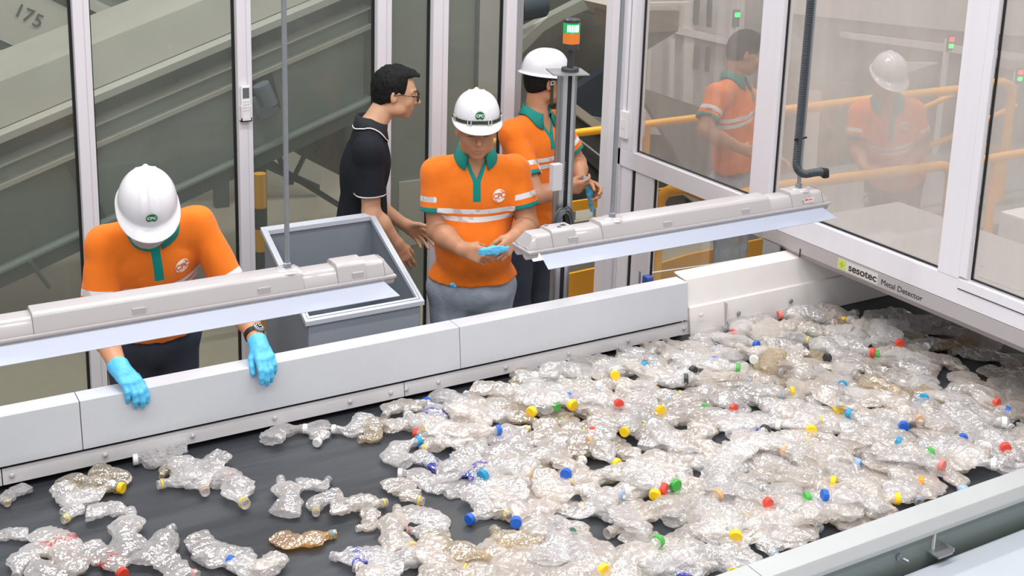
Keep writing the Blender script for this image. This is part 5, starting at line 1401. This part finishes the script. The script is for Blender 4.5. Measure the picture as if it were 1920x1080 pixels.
def rb(xa, xb, ya, yb):
    V = [(xa, ya, zr_(ya) - .018), (xb, ya, zr_(ya) - .018), (xb, yb, zr_(yb) - .018), (xa, yb, zr_(yb) - .018)]; V += [(a, b, c + .018) for a, b, c in V]
    rim.add(V, [(0, 3, 2, 1), (4, 5, 6, 7), (0, 1, 5, 4), (1, 2, 6, 5), (2, 3, 7, 6), (3, 0, 4, 7)])
rb(x0, x1, yA, yA + w_); rb(x0, x1, yB - w_, yB); rb(x0, x0 + w_, yA + w_, yB - w_); rb(x1 - w_, x1, yA + w_, yB - w_)
under(rim.build('rim', BR), bn)
for a in (X0 + .03, X1 - .03):
    for b in (YA + .04, YB_ - .04): under(MB().box((a - .02, b - .02, 0), (a + .02, b + .02, .03)).build('foot', DARK), bn)

# air-conditioner remote in its holder on the second post
def P_(px_, py_): return aty(px_, py_, 5.318)
a, b = P_(450.5, 160), P_(467, 223)
rm = empty('remote_control', ((a[0] + b[0]) / 2, 5.30, b[2]), 'white remote control with grey screen in a holder on the second glass-wall post', 'remote control')
xm = (a[0] + b[0]) / 2; hw = .021
under(MB().box((xm - hw, 5.298, b[2]), (xm + hw, 5.316, a[2])).build('housing', mat('remote_white', '#efecef', .35), bevel=.005, smooth=True), rm)
hgt = a[2] - b[2]
under(MB().box((xm - hw * .72, 5.2965, a[2] - hgt * .36), (xm + hw * .72, 5.2985, a[2] - hgt * .06)).build('screen', mat('remote_screen_grey', '#5f686c', .2)), rm)
kb = MB()
for i in range(3):
    for j in range(4): kb.box((xm + (i - 1) * .0105 - .003, 5.296, a[2] - hgt * (.46 + j * .085) - .002), (xm + (i - 1) * .0105 + .003, 5.2985, a[2] - hgt * (.46 + j * .085) + .002))
under(kb.build('keys', mat('remote_keys', '#c7c2c9', .5)), rm)
under(MB().box((xm - hw - .004, 5.292, b[2] - .006), (xm - hw + .001, 5.32, b[2] + hgt * .42)).box((xm + hw - .001, 5.292, b[2] - .006), (xm + hw + .004, 5.32, b[2] + hgt * .42)).box((xm - hw - .004, 5.292, b[2] - .006), (xm + hw + .004, 5.32, b[2] - .001)).box((xm - hw - .004, 5.292, b[2] - .006), (xm + hw + .004, 5.2955, b[2] + .012)).build('holder', mat('remote_holder_white', '#e4e0e6', .35)), rm)

# switch box and conduits at the corner post
a = aty(1152, 235, 5.27)
sb = empty('switch_box', (a[0], 5.27, a[2]), 'white switch box on the corner post beside the doorway', 'switch')
under(MB().box((3.845, 5.235, a[2] - .075), (3.975, 5.295, a[2] + .075)).build('housing', mat('switch_box_white', '#e9e6ea', .4), bevel=.004), sb)
under(MB().box((3.8425, 5.25, a[2] - .02), (3.8455, 5.285, a[2] + .03)).build('rocker', WHITEP), sb)
cd = MB()
for dx, r_ in ((0, .012), (.030, .012), (.060, .010)): cd.tube([(3.875 + dx, 5.262, a[2] + .075), (3.875 + dx, 5.262, 3.4)], r_, 12)
cd_ = cd.build('cable_conduit', mat('grey_pvc_conduit', '#a7adb3', .4), smooth=True); tag(cd_, 'bundle of grey conduits rising from the white switch box', 'conduit')
# light curtain bracket and cord above the far belt wall
a = atz(1215, 520, .905)
bl = empty('sensor_bracket', (a[0], 3.99, .9), 'small metal bracket with blue switch on top of the belt wall', 'bracket')
under(MB().box((a[0] - .03, 3.972, .86), (a[0] + .03, 4.03, .872)).box((a[0] - .03, 4.02, .86), (a[0] - .026, 4.03, .93)).build('plate', STEEL), bl)
under(MB().box((a[0] - .022, 3.978, .872), (a[0] + .012, 4.015, .915)).build('switch_body', mat('dark_blue_switch', '#34498f', .35), bevel=.004), bl)
c0 = np.array([a[0] + .02, 4.0, .925]); c1 = aty(1425, 480, 4.06)
cdx = MB().tube([c0, c0 * .5 + c1 * .5 + [0, 0, -.004], c1], .0028, 8).build('pull_cord', mat('grey_pull_cord', '#c9c8c6', .4)); tag(cdx, 'thin grey pull cord stretched above the white belt wall', 'cord')
# ------------------------------------------------------------------ the hall beyond the glass
def ppoly(name, pts, y, m, t=.04, parent=None, x_=None):
    V = [aty(a, b, y) for a, b in pts]; n = len(V); W = [v + np.array([0, t, 0]) for v in V]
    o = MB().add(V + W, [tuple(range(n)), tuple(reversed(range(n, 2 * n)))] + [(i, n + i, n + (i + 1) % n, (i + 1) % n) for i in range(n)]).build(name, m)
    if parent: under(o, parent)
    return o
BEIGE = mat('beige_hall_panel', '#b3ada3', .6, 0, .05, 2)
SHEETL = mat('pale_flange_metal', '#b9b8b1', .4, 0, .08, 6)
ws = MB().box((-6, 11.4, 0), (16, 11.5, 6)).build('wall_back', mat('hall_wall_paint', '#bdb8b2', .7, 0, .04, 1)); tag(ws, kind='structure')
# rising conveyor
S1 = .352
ca = empty('inclined_conveyor', (1, 6.8, 0), 'grey-green enclosed conveyor rising to the right behind the glass wall', 'conveyor')
def inc(name, prof, xa, xb, m, parent, sl, xr):
    p = MB().extrude([(y, z) for y, z in prof], (xa, 0, sl * (xa - xr)), (xb, 0, sl * (xb - xr)), (0, 1, 0), (0, 0, 1)).build(name, m); return under(p, parent)
def rect(y0, y1, z0, z1): return [(y0, z0), (y1, z0), (y1, z1), (y0, z1)]
XA, XB = -1.6, 2.92
inc('hood', [(6.62, 1.20), (6.68, 1.425), (7.4, 1.425), (7.4, 1.20)], XA, XB, GREENL, ca, S1, .87)
inc('flange', rect(6.50, 6.75, 1.155, 1.195), XA, XB, SHEETL, ca, S1, .87)
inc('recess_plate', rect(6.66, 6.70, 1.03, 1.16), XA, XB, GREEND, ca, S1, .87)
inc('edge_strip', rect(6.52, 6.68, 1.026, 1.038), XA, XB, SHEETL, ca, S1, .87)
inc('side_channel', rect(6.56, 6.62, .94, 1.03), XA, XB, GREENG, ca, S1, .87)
inc('flange', rect(6.50, 6.62, .915, .94), XA, XB, GREENL, ca, S1, .87)
cuts = [XA, -.1, 1.335, 2.9]
for i, m_ in ((0, GREENG), (1, mat('side_sheet_green', '#6d7773', .45, 0, .08, 2)), (2, mat('side_sheet_pale_green', '#7c8883', .4, 0, .08, 2))):
    inc('side_panel', rect(6.56, 6.60, .50, .92), cuts[i] + .01, cuts[i + 1] - .01, m_, ca, S1, .87)
for c in cuts[1:3]:
    o = MB(); z = S1 * (c - .87); o.add([(c - .16, 6.54, .92 + z - .05), (c - .12, 6.54, .92 + z - .03), (c + .05, 6.54, .50 + z), (c - .0, 6.54, .48 + z)] + [(c - .16, 6.56, .92 + z - .05), (c - .12, 6.56, .92 + z - .03), (c + .05, 6.56, .50 + z), (c - .0, 6.56, .48 + z)], [(0, 1, 2, 3), (7, 6, 5, 4), (0, 4, 5, 1), (1, 5, 6, 2), (2, 6, 7, 3), (3, 7, 4, 0)])
    under(o.build('seam_plate', GREEND), ca)
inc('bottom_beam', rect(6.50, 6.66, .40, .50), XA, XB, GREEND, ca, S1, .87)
inc('beam_flange', rect(6.46, 6.66, .492, .506), XA, XB, GREENG, ca, S1, .87)
for i in range(9):
    x = -.9 + i * .44; z = S1 * (x - .87)
    under(MB().lathe([(.009, 0), (.007, .008)], 8, mtx=Matrix.Translation((x, 6.56, .985 + z + .03)) @ Matrix.Rotation(math.pi / 2, 4, 'X')).build('bolt', STEEL), ca)
for x in (.55, 2.25):
    under(MB().box((x - .05, 6.6, 0), (x + .05, 6.7, .45 + S1 * (x - .87))).build('leg', GREEND), ca)
a = aty(56, 490, 6.45); under(MB().tube([a, a + [.09, 0, -.16]], .012, 8).build('strut', GREEND), ca)
# drive motor in its opening
mo = ppoly('motor_opening', [(472, 158), (510, 136), (527, 203), (487, 226)], 6.52, mat('dark_opening', '#20282c', .6), .035, ca)
a, b = aty(489, 158, 6.46), aty(506, 197, 6.46)
under(MB().tube([a, b], .048, 20).build('drive_motor', mat('motor_grey_blue', '#687782', .4), smooth=True), ca)
under(MB().tube([b, b + (b - a) * .15], .022, 16).build('motor_neck', STEEL, smooth=True), ca)
ppoly('motor_bracket', [(472, 185), (480, 182), (492, 204), (522, 200), (527, 206), (488, 227)], 6.42, mat('bracket_grey_blue', '#586670', .45), .02, ca)
# hopper and struts below it
hp = empty('discharge_chute', (2.6, 7.0, 0), 'dark grey-green discharge chute hanging under the rising conveyor', 'chute')
ppoly('front_sheet', [(575, 232), (640, 212), (720, 205), (720, 360), (655, 338), (560, 290)], 7.0, mat('chute_sheet', '#48524f', .5, 0, .12, 3), .3, hp)
ppoly('opening', [(590, 285), (612, 268), (630, 292), (608, 310)], 6.97, DARK, .02, hp)
for p, q in (((495, 232), (545, 345)), ((545, 345), (600, 232)), ((500, 300), (660, 400)), ((478, 225), (478, 420))):
    a, b = aty(*p, 7.1), aty(*q, 7.1); under(MB().tube([a, b], .018, 4).build('strut', GREEND), hp)
# striped bollard
a = aty(487, 345, 6.25)
bo = empty('safety_post', (a[0], 6.25, 0), 'round post striped yellow and black standing under the rising conveyor', 'post')
bands_ = [(0, .35, YEL2), (.35, .47, DARK), (.47, .60, YEL2), (.60, .72, DARK), (.72, a[2] + .06, YEL2)]
for z0_, z1_, m_ in bands_: under(MB().lathe([(.035, z0_), (.035, z1_)], 20, c=(a[0], 6.25, 0)).build('post_band', m_, smooth=True), bo)
# descending conveyor with the number 175
S2 = -.565
cb_ = empty('descending_conveyor', (1.5, 8.6, 0), 'pale grey conveyor descending to the right, marked 175', 'conveyor')
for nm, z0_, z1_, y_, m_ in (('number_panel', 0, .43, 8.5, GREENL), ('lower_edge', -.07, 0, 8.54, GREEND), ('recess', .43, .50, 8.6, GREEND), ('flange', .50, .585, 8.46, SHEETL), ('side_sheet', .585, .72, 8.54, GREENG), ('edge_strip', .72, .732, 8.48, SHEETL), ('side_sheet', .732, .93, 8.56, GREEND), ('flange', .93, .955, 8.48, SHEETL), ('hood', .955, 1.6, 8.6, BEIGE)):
    inc(nm, rect(y_, y_ + .06, 1.36 + z0_, 1.36 + z1_), -1.5, 3.4, m_, cb_, S2, 1.17)
A_ = aty(30, 26, 8.49); B_ = aty(80, 46, 8.49); d = nrm(B_ - A_); upd = nrm(np.array([-d[2], 0, d[0]]))
for i, ch in enumerate('175'):
    c = aty((36, 53, 71)[i], (21, 30, 40)[i], 8.49)
    place_text('lettering', ch, .125, frame(c, d, upd), BLK, cb_, bold=.001)
under(MB().box((.9, 8.58, 0), (1.0, 8.66, 1.3)).build('leg', GREEND), cb_); under(MB().box((2.6, 8.58, 0), (2.7, 8.66, .9)).build('leg', GREEND), cb_)
# red handwheel on a white stand
a = aty(13, 128, 8.0); vv = empty('valve', (a[0], 8.0, 0), 'dark red valve wheel on a thin stand at the far left behind glass', 'valve')
under(MB().lathe([(.02, -.02), (.055, -.01), (.06, .01), (.03, .03)], 20, c=tuple(a)).build('handwheel', mat('dark_red_paint', '#6e2a26', .4), smooth=True), vv)
under(MB().tube([(a[0], 8.0, 0), tuple(a)], .012, 8).build('stand', mat('stand_red', '#7c5450', .5)), vv)
cab = MB().box((.2, 8.15, 0), (1.35, 8.4, 1.02)).build('white_cabinet', mat('off_white_cabinet', '#c9c3bb', .5)); tag(cab, 'off-white low cabinet under the conveyor marked 175', 'cabinet')
# tall machine housing behind the middle panes
hs = empty('machine_housing', (2.85, 6.4, 0), 'tall plain grey-green machine housing behind the middle glass panes', 'machine')
under(MB().box((2.93, 6.3, 0), (3.50, 6.95, 3.2)).build('side_wall', mat('housing_grey_green', '#80867e', .5, 0, .06, 1.5)), hs)
under(MB().box((2.925, 6.29, 0), (2.94, 6.31, 3.2)).box((3.49, 6.28, 0), (3.51, 6.30, 3.2)).build('corner_strip', GREEND), hs)
under(MB().box((3.0, 6.285, .35), (3.35, 6.30, .75)).build('inspection_cover', GREENL), hs)
# ---- doorway: hopper, sheets, bars
hm = empty('sorting_machine', (4.3, 7.6, 0), 'large dark grey sorting machine seen through the doorway', 'machine')
G1_ = mat('dark_warm_grey_sheet', '#6b6a63', .5, 0, .10, 2); G2_ = mat('blue_black_sheet', '#383e46', .5, 0, .12, 2); G3_ = mat('mid_grey_sheet', '#565951', .5, 0, .10, 2)
ppoly('rear_sheet', [(960, -120), (1330, -120), (1330, 330), (960, 330)], 8.2, G3_, .1, hm)
ppoly('upper_sheet', [(975, 105), (1060, 18), (1160, 40), (1160, 100), (1075, 150), (975, 200)], 7.9, G1_, .1, hm)
ppoly('crossing_beam', [(975, 60), (1160, -35), (1160, -5), (1060, 35), (975, 85)], 7.7, mat('beam_grey_green', '#878a80', .45, 0, .08, 3), .1, hm)
ppoly('dark_bay', [(1060, 180), (1200, 90), (1200, 235), (1060, 235)], 7.6, G2_, .1, hm)
ppoly('pale_wedge', [(975, 60), (1028, 32), (975, 78)], 7.4, SHEETL, .03, hm)
ppoly('pale_wedge', [(1140, 135), (1180, 118), (1180, 150)], 7.0, SHEETL, .03, hm)
ppoly('upper_block', [(1138, 10), (1172, -20), (1172, 20), (1150, 32)], 7.2, BEIGE, .3, hm)
a = aty(992, 12, 7.3); under(MB().tube([a - [.1, 0, 0], a + [.1, 0, .03]], .11, 24).build('drum', mat('drum_blue_grey', '#3f4a52', .35), smooth=True), hm)
# folded grey sheets
for i, pts_ in enumerate(([(1090, 214), (1132, 222), (1142, 212), (1195, 204), (1195, 250), (1092, 232)], [(1088, 232), (1195, 252), (1195, 275), (1090, 240)], [(1120, 250), (1195, 280), (1195, 300), (1130, 262)])):
    ppoly('folded_sheet', pts_, 6.9 - .1 * i, mat('folded_sheet_%s' % 'abc'[i], ('#8b8880', '#74736c', '#66665f')[i], .4, 0, .12, 6), .02, hm)
# sloping beige bar and trough
tr_ = empty('sloping_trough', (4.2, 6.6, 0), 'dark trough sloping down to the right with a beige edge bar', 'conveyor')
ppoly('edge_bar', [(1060, 186), (1076, 192), (1345, 395), (1335, 405), (1060, 200)], 6.5, mat('beige_edge_bar', '#a9a294', .45), .06, tr_)
ppoly('trough_side', [(1060, 200), (1335, 405), (1335, 520), (1060, 262)], 6.56, mat('trough_dark', '#45484a', .5, 0, .1, 3), .08, tr_)
ppoly('thin_strip', [(1060, 243), (1062, 241), (1300, 425), (1298, 428)], 6.5, SHEETL, .02, tr_)
ppoly('lower_sheet', [(1060, 262), (1335, 520), (1335, 640), (1060, 640)], 6.6, mat('trough_lower', '#3d4446', .5, 0, .1, 3), .05, tr_)
ppoly('upper_sheet', [(1190, 160), (1460, 250), (1460, 500), (1335, 400)], 6.75, mat('grey_green_slope', '#777870', .5, 0, .1, 2), .05, tr_)
# white-grey plinth with bolts beside the doorway
fb = empty('machine_footing', (4.2, 5.6, 0), 'pale machine footing with bolts behind the doorway', 'machine')
a, b = aty(1080, 405, 6.0), aty(1145, 425, 6.0)
under(MB().box((3.95, 5.95, 0), (4.7, 6.3, a[2] - .02)).build('block', mat('footing_grey', '#8f8c80', .6)), fb)
for x in (4.05, 4.2, 4.35): under(MB().lathe([(.010, 0), (.010, .05)], 8, c=(x, 6.0, a[2] - .02)).build('bolt', STEEL), fb)

# ---- yellow guard rails
def rail(name, label, paths, r, extra=None, grp='yellow guard rails beyond the glass'):
    o = empty(name, tuple(np.array([paths[0][1][0], paths[0][1][1], 0])), label, 'railing', grp)
    for nm, p in paths: under(MB().tube(p, r, 14).build(nm, YEL, smooth=True), o)
    for nm, pts_, y in (extra or []): ppoly(nm, pts_, y, YEL2, .012, o)
    return o
def bend(p0, pc, p1, n=8): return [tuple((1 - t) ** 2 * np.array(p0) + 2 * t * (1 - t) * np.array(pc) + t * t * np.array(p1)) for t in np.linspace(0, 1, n)]
def P0(path): return path
y1 = 5.87; a = aty(1075, 250, y1); b = aty(1300, 222, y1); c = aty(1480, 205, y1)
p_ = empty('guard_rail', (a[0], y1, 0), 'yellow guard rail behind the doorway, at chest height', 'railing', 'yellow guard rails beyond the glass')
under(MB().tube([(a[0] - .7, y1, a[2]), tuple(a), tuple(b), (c[0], y1, c[2])], .024, 14).build('top_rail', YEL, smooth=True), p_)
x = float(aty(1213, 240, y1)[0]); under(MB().tube([(x, y1, 0), (x, y1, a[2])], .024, 14).build('post', YEL, smooth=True), p_)
m0 = aty(1070, 388, y1); m1 = aty(1290, 352, y1)
under(MB().add([(m0[0] - .5, y1, m0[2] - .03), (m1[0] + .4, y1, m0[2] - .03), (m1[0] + .4, y1, m0[2] + .03), (m0[0] - .5, y1, m0[2] + .03)] + [(m0[0] - .5, y1 + .02, m0[2] - .03), (m1[0] + .4, y1 + .02, m0[2] - .03), (m1[0] + .4, y1 + .02, m0[2] + .03), (m0[0] - .5, y1 + .02, m0[2] + .03)], [(0, 1, 2, 3), (7, 6, 5, 4), (0, 4, 5, 1), (1, 5, 6, 2), (2, 6, 7, 3), (3, 7, 4, 0)]).build('mid_rail', YEL2), p_)
tb = empty('toe_board', (3.7, 5.62, 0), 'amber toe board plate low behind the doorway', 'toe board')
ppoly('plate', [(1002, 560), (1003, 545), (1012, 537), (1012, 528), (1030, 522), (1150, 496), (1150, 580), (1000, 600)], 5.62, YEL2, .02, tb)
ppoly('plate', [(1205, 505), (1290, 478), (1430, 448), (1430, 520), (1205, 560)], 5.75, YEL2, .02, tb)
# rounded near rail
z_ = .93
q0 = aty(1238, 420, 5.02)
def z93(px_, py_): return tuple(atz(px_, py_, z_))
c1, c2, c3 = z93(1335, 376), z93(1440, 352), z93(1755, 312)
p2_ = empty('guard_rail', (q0[0], 5.02, 0), 'yellow guard rail with rounded ends just beyond the hazy cross wall', 'railing', 'yellow guard rails beyond the glass')
q0 = np.array([3.985, 5.08, 0]); xe, ye = c3[0], c3[1]
path = [(q0[0], q0[1], 0), (q0[0], q0[1], z_ - .12)] + bend((q0[0], q0[1], z_ - .10), (q0[0], q0[1] - .02, z_), (q0[0] + .09, q0[1] - .12, z_)) + [c1, c2, c3] + bend((xe + .02, ye, z_), (xe + .14, ye, z_), (xe + .14, ye, z_ - .12)) + [(xe + .14, ye, 0)]
under(MB().tube(path, .030, 16).build('top_rail', YEL, smooth=True), p2_)
under(MB().tube([(c1[0], c1[1], .48), (xe + .14, ye, .48)], .022, 12).build('mid_rail', YEL, smooth=True), p2_)
# far rails
def raily(label, pts_, y, r, posts=()):
    q = [aty(a_, b_, y) for a_, b_ in pts_]; o = empty('guard_rail', (q[0][0], y, 0), label, 'railing', 'yellow guard rails beyond the glass')
    under(MB().tube(q, r, 14).build('top_rail', YEL, smooth=True), o)
    for a_, b_ in posts:
        w = aty(a_, b_, y); under(MB().tube([tuple(w), (w[0], y, 0)], r, 14).build('post', YEL, smooth=True), o)
    return o
r3 = raily('yellow guard rail with a rounded corner at the far right behind glass', [(1450, 210), (1690, 180), (1800, 168), (1850, 158), (1880, 154), (1893, 160), (1898, 175)], 5.9, .034, [(1898, 172)])
for p, q in (((1665, 232), (1800, 172)), ((1815, 240), (1905, 198)), ((1700, 290), (1840, 235)), ((1820, 262), (1880, 285))):
    under(MB().tube([aty(*p, 6.05), aty(*q, 6.05)], .020, 10).build('brace', YEL, smooth=True), r3)
r4 = raily('yellow guard rail crossing the right edge of the photo behind glass', [(1820, 305), (1860, 297), (1960, 280)], 5.0, .030, [(1868, 300)])
a, b = aty(1845, 385, 5.0), aty(1890, 420, 5.0); under(MB().box((a[0] - .1, 5.0, .02), (b[0] + .05, 5.015, .22)).build('toe_plate', YEL2), r4)

# ---- pale partitions, frames and machines beyond the cross wall
PT = mat('pale_partition', '#b7b4b1', .6, 0, .05, 1.5); WF = mat('white_frame_paint', '#cfccc8', .5)
pa = empty('partition', (7, 8.6, 0), 'pale glazed partition with white frames far behind the cross wall', 'partition')
ppoly('panel', [(1195, -200), (2300, -330), (2300, 330), (1195, 250)], 8.0, PT, .05, pa)
for pts_ in ([(1286, -100), (1306, -100), (1298, 230), (1280, 230)], [(1256, 60), (1266, 60), (1262, 220), (1254, 220)], [(1392, -50), (1400, -50), (1392, 120), (1384, 120)], [(1215, 90), (1222, 90), (1218, 180), (1211, 180)]): ppoly('frame', pts_, 7.95, WF, .05, pa)
ppoly('frame', [(1262, 48), (1400, 78), (1400, 92), (1262, 62)], 7.93, WF, .05, pa)
for pts_ in ([(1306, 84), (1314, 85), (1310, 130), (1303, 130)], [(1328, 88), (1334, 89), (1330, 135), (1325, 135)], [(1305, 0), (1313, 0), (1310, 48), (1303, 46)], [(1330, 0), (1336, 0), (1334, 52), (1328, 51)]): ppoly('slot', pts_, 7.92, GREEND, .03, pa)
hb = empty('feed_hopper', (4.9, 7.0, 0), 'brownish grey feed hopper with a pointed underside behind the first hazy pane', 'hopper')
ppoly('front', [(1190, 20), (1274, 20), (1272, 58), (1190, 62)], 6.9, mat('hopper_brown_grey', '#85796c', .5, 0, .06, 3), .5, hb)
ppoly('underside', [(1190, 62), (1272, 58), (1190, 108)], 6.95, mat('hopper_dark', '#5d5e56', .5), .3, hb)
ppoly('top_strip', [(1190, 6), (1296, 4), (1296, 8), (1190, 14)], 6.85, WF, .05, hb)
mc = empty('baling_machine', (7, 6.8, 0), 'broad pale grey machine with sloping covers in the haze at upper right', 'machine')
ppoly('cover', [(1480, -60), (1760, -20), (2000, 20), (2000, 75), (1760, 55), (1480, 25)], 7.4, mat('cover_pale', '#c3bcb8', .5), .2, mc)
ppoly('body', [(1480, 25), (1760, 55), (2000, 75), (2000, 330), (1480, 330)], 7.5, mat('body_grey', '#a09b97', .5, 0, .08, 1.5), .2, mc)
ppoly('ledge', [(1590, 62), (1760, 82), (2000, 112), (2000, 128), (1590, 72)], 7.3, WF, .1, mc)
ppoly('ledge', [(1640, 118), (1760, 118), (1700, 136)], 7.2, WF, .05, mc)
ppoly('ledge', [(1840, 105), (2000, 125), (2000, 150), (1840, 120)], 7.25, mat('ledge_grey', '#a39f9c', .5), .1, mc)
ppoly('side_sheet', [(1480, 150), (1620, 160), (1620, 330), (1480, 330)], 7.3, mat('side_brown_grey', '#8e857c', .5, 0, .06, 2), .1, mc)
ppoly('slat', [(1518, 170), (1540, 172), (1530, 320), (1510, 320)], 7.2, WF, .03, mc)
fsl = MB().box((5.6, 5.5, 0), (9.5, 7.2, .12)).build('raised_floor_plate', mat('grey_floor_plate', '#8d8f8b', .5, 0, .06, 2)); tag(fsl, 'grey raised floor plate beyond the yellow rails', 'platform')
def leds(px_, py_, y, cols, label):
    a = aty(px_, py_, y); r = empty('indicator_light', tuple(a), label, 'signal light')
    for i, (nm, c, e) in enumerate(cols):
        under(MB().box((a[0] - .022, y - .01, a[2] - i * .058 - .018), (a[0] + .022, y + .01, a[2] - i * .058 + .018)).build(nm, mat(nm + '_lens', c, .3, 0, 0, emit=c, estr=e), bevel=.004), r)
    under(MB().box((a[0] - .03, y + .01, a[2] - .10), (a[0] + .03, y + .03, a[2] + .04)).build('housing', GREEND), r); under(MB().box((a[0] - .02, y + .03, 0), (a[0] + .02, y + .06, a[2])).build('stand', WF), r)
RC = [('red_light', '#ff3a22', 3.2), ('green_light', '#15e060', 2.6)]
leds(1785, 74, 7.1, RC, 'small red over green light seen through the second hazy pane')
leds(1914, 136, 7.0, RC, 'small red over green light at the right edge of the photo')
leds(1383, 28, 7.6, [('green_light', '#15e060', 2.6)], 'added green lamp standing in for a reflection high behind the first hazy pane')  # a green reflection in the pane, built as an added glowing box
wb = empty('white_cabinet', (5.0, 3.3, 0), 'white machine cabinet beyond the detector at the right edge', 'cabinet')
a = atz(1832, 470, .95)
under(MB().box((5.05, 3.35, 0), (5.22, 3.75, 1.02)).build('side', mat('cabinet_white', '#e8e4e2', .4), bevel=.01), wb)
under(MB().box((5.22, 3.1, 0), (6.4, 3.7, 1.0)).build('body', mat('cabinet_glass_green', '#b3bab5', .3), bevel=.005), wb)
# ------------------------------------------------------------------ light and view
wd = bpy.data.worlds.new('hall_light'); scene.world = wd; wd.use_nodes = True
bgn = wd.node_tree.nodes['Background']; bgn.inputs[0].default_value = (1.0, .985, .97, 1); bgn.inputs[1].default_value = .62
def area(x, y, z, sx, sy, e, col=(1, .98, .96)):
    l = bpy.data.lights.new('ceiling_lamp', 'AREA'); l.shape = 'RECTANGLE'; l.size = sx; l.size_y = sy; l.energy = e; l.color = col
    o = bpy.data.objects.new('ceiling_lamp', l); COL.objects.link(o); o.location = (x, y, z); return o
for x in (-1.5, 1.2, 3.9):
    for y in (.2, 2.9):
        area(x, y, 5.2, 2.0, .25, 62)
for x in (1.0, 4.2, 7.4):
    area(x, 6.2, 5.6, 2.0, .3, 120)
scene.view_settings.view_transform = 'Standard'; scene.view_settings.look = 'None'
scene.view_settings.gamma = 1; scene.view_settings.use_curve_mapping = False
scene.view_settings.exposure = 0.0
scene.cycles.transparent_max_bounces = 24
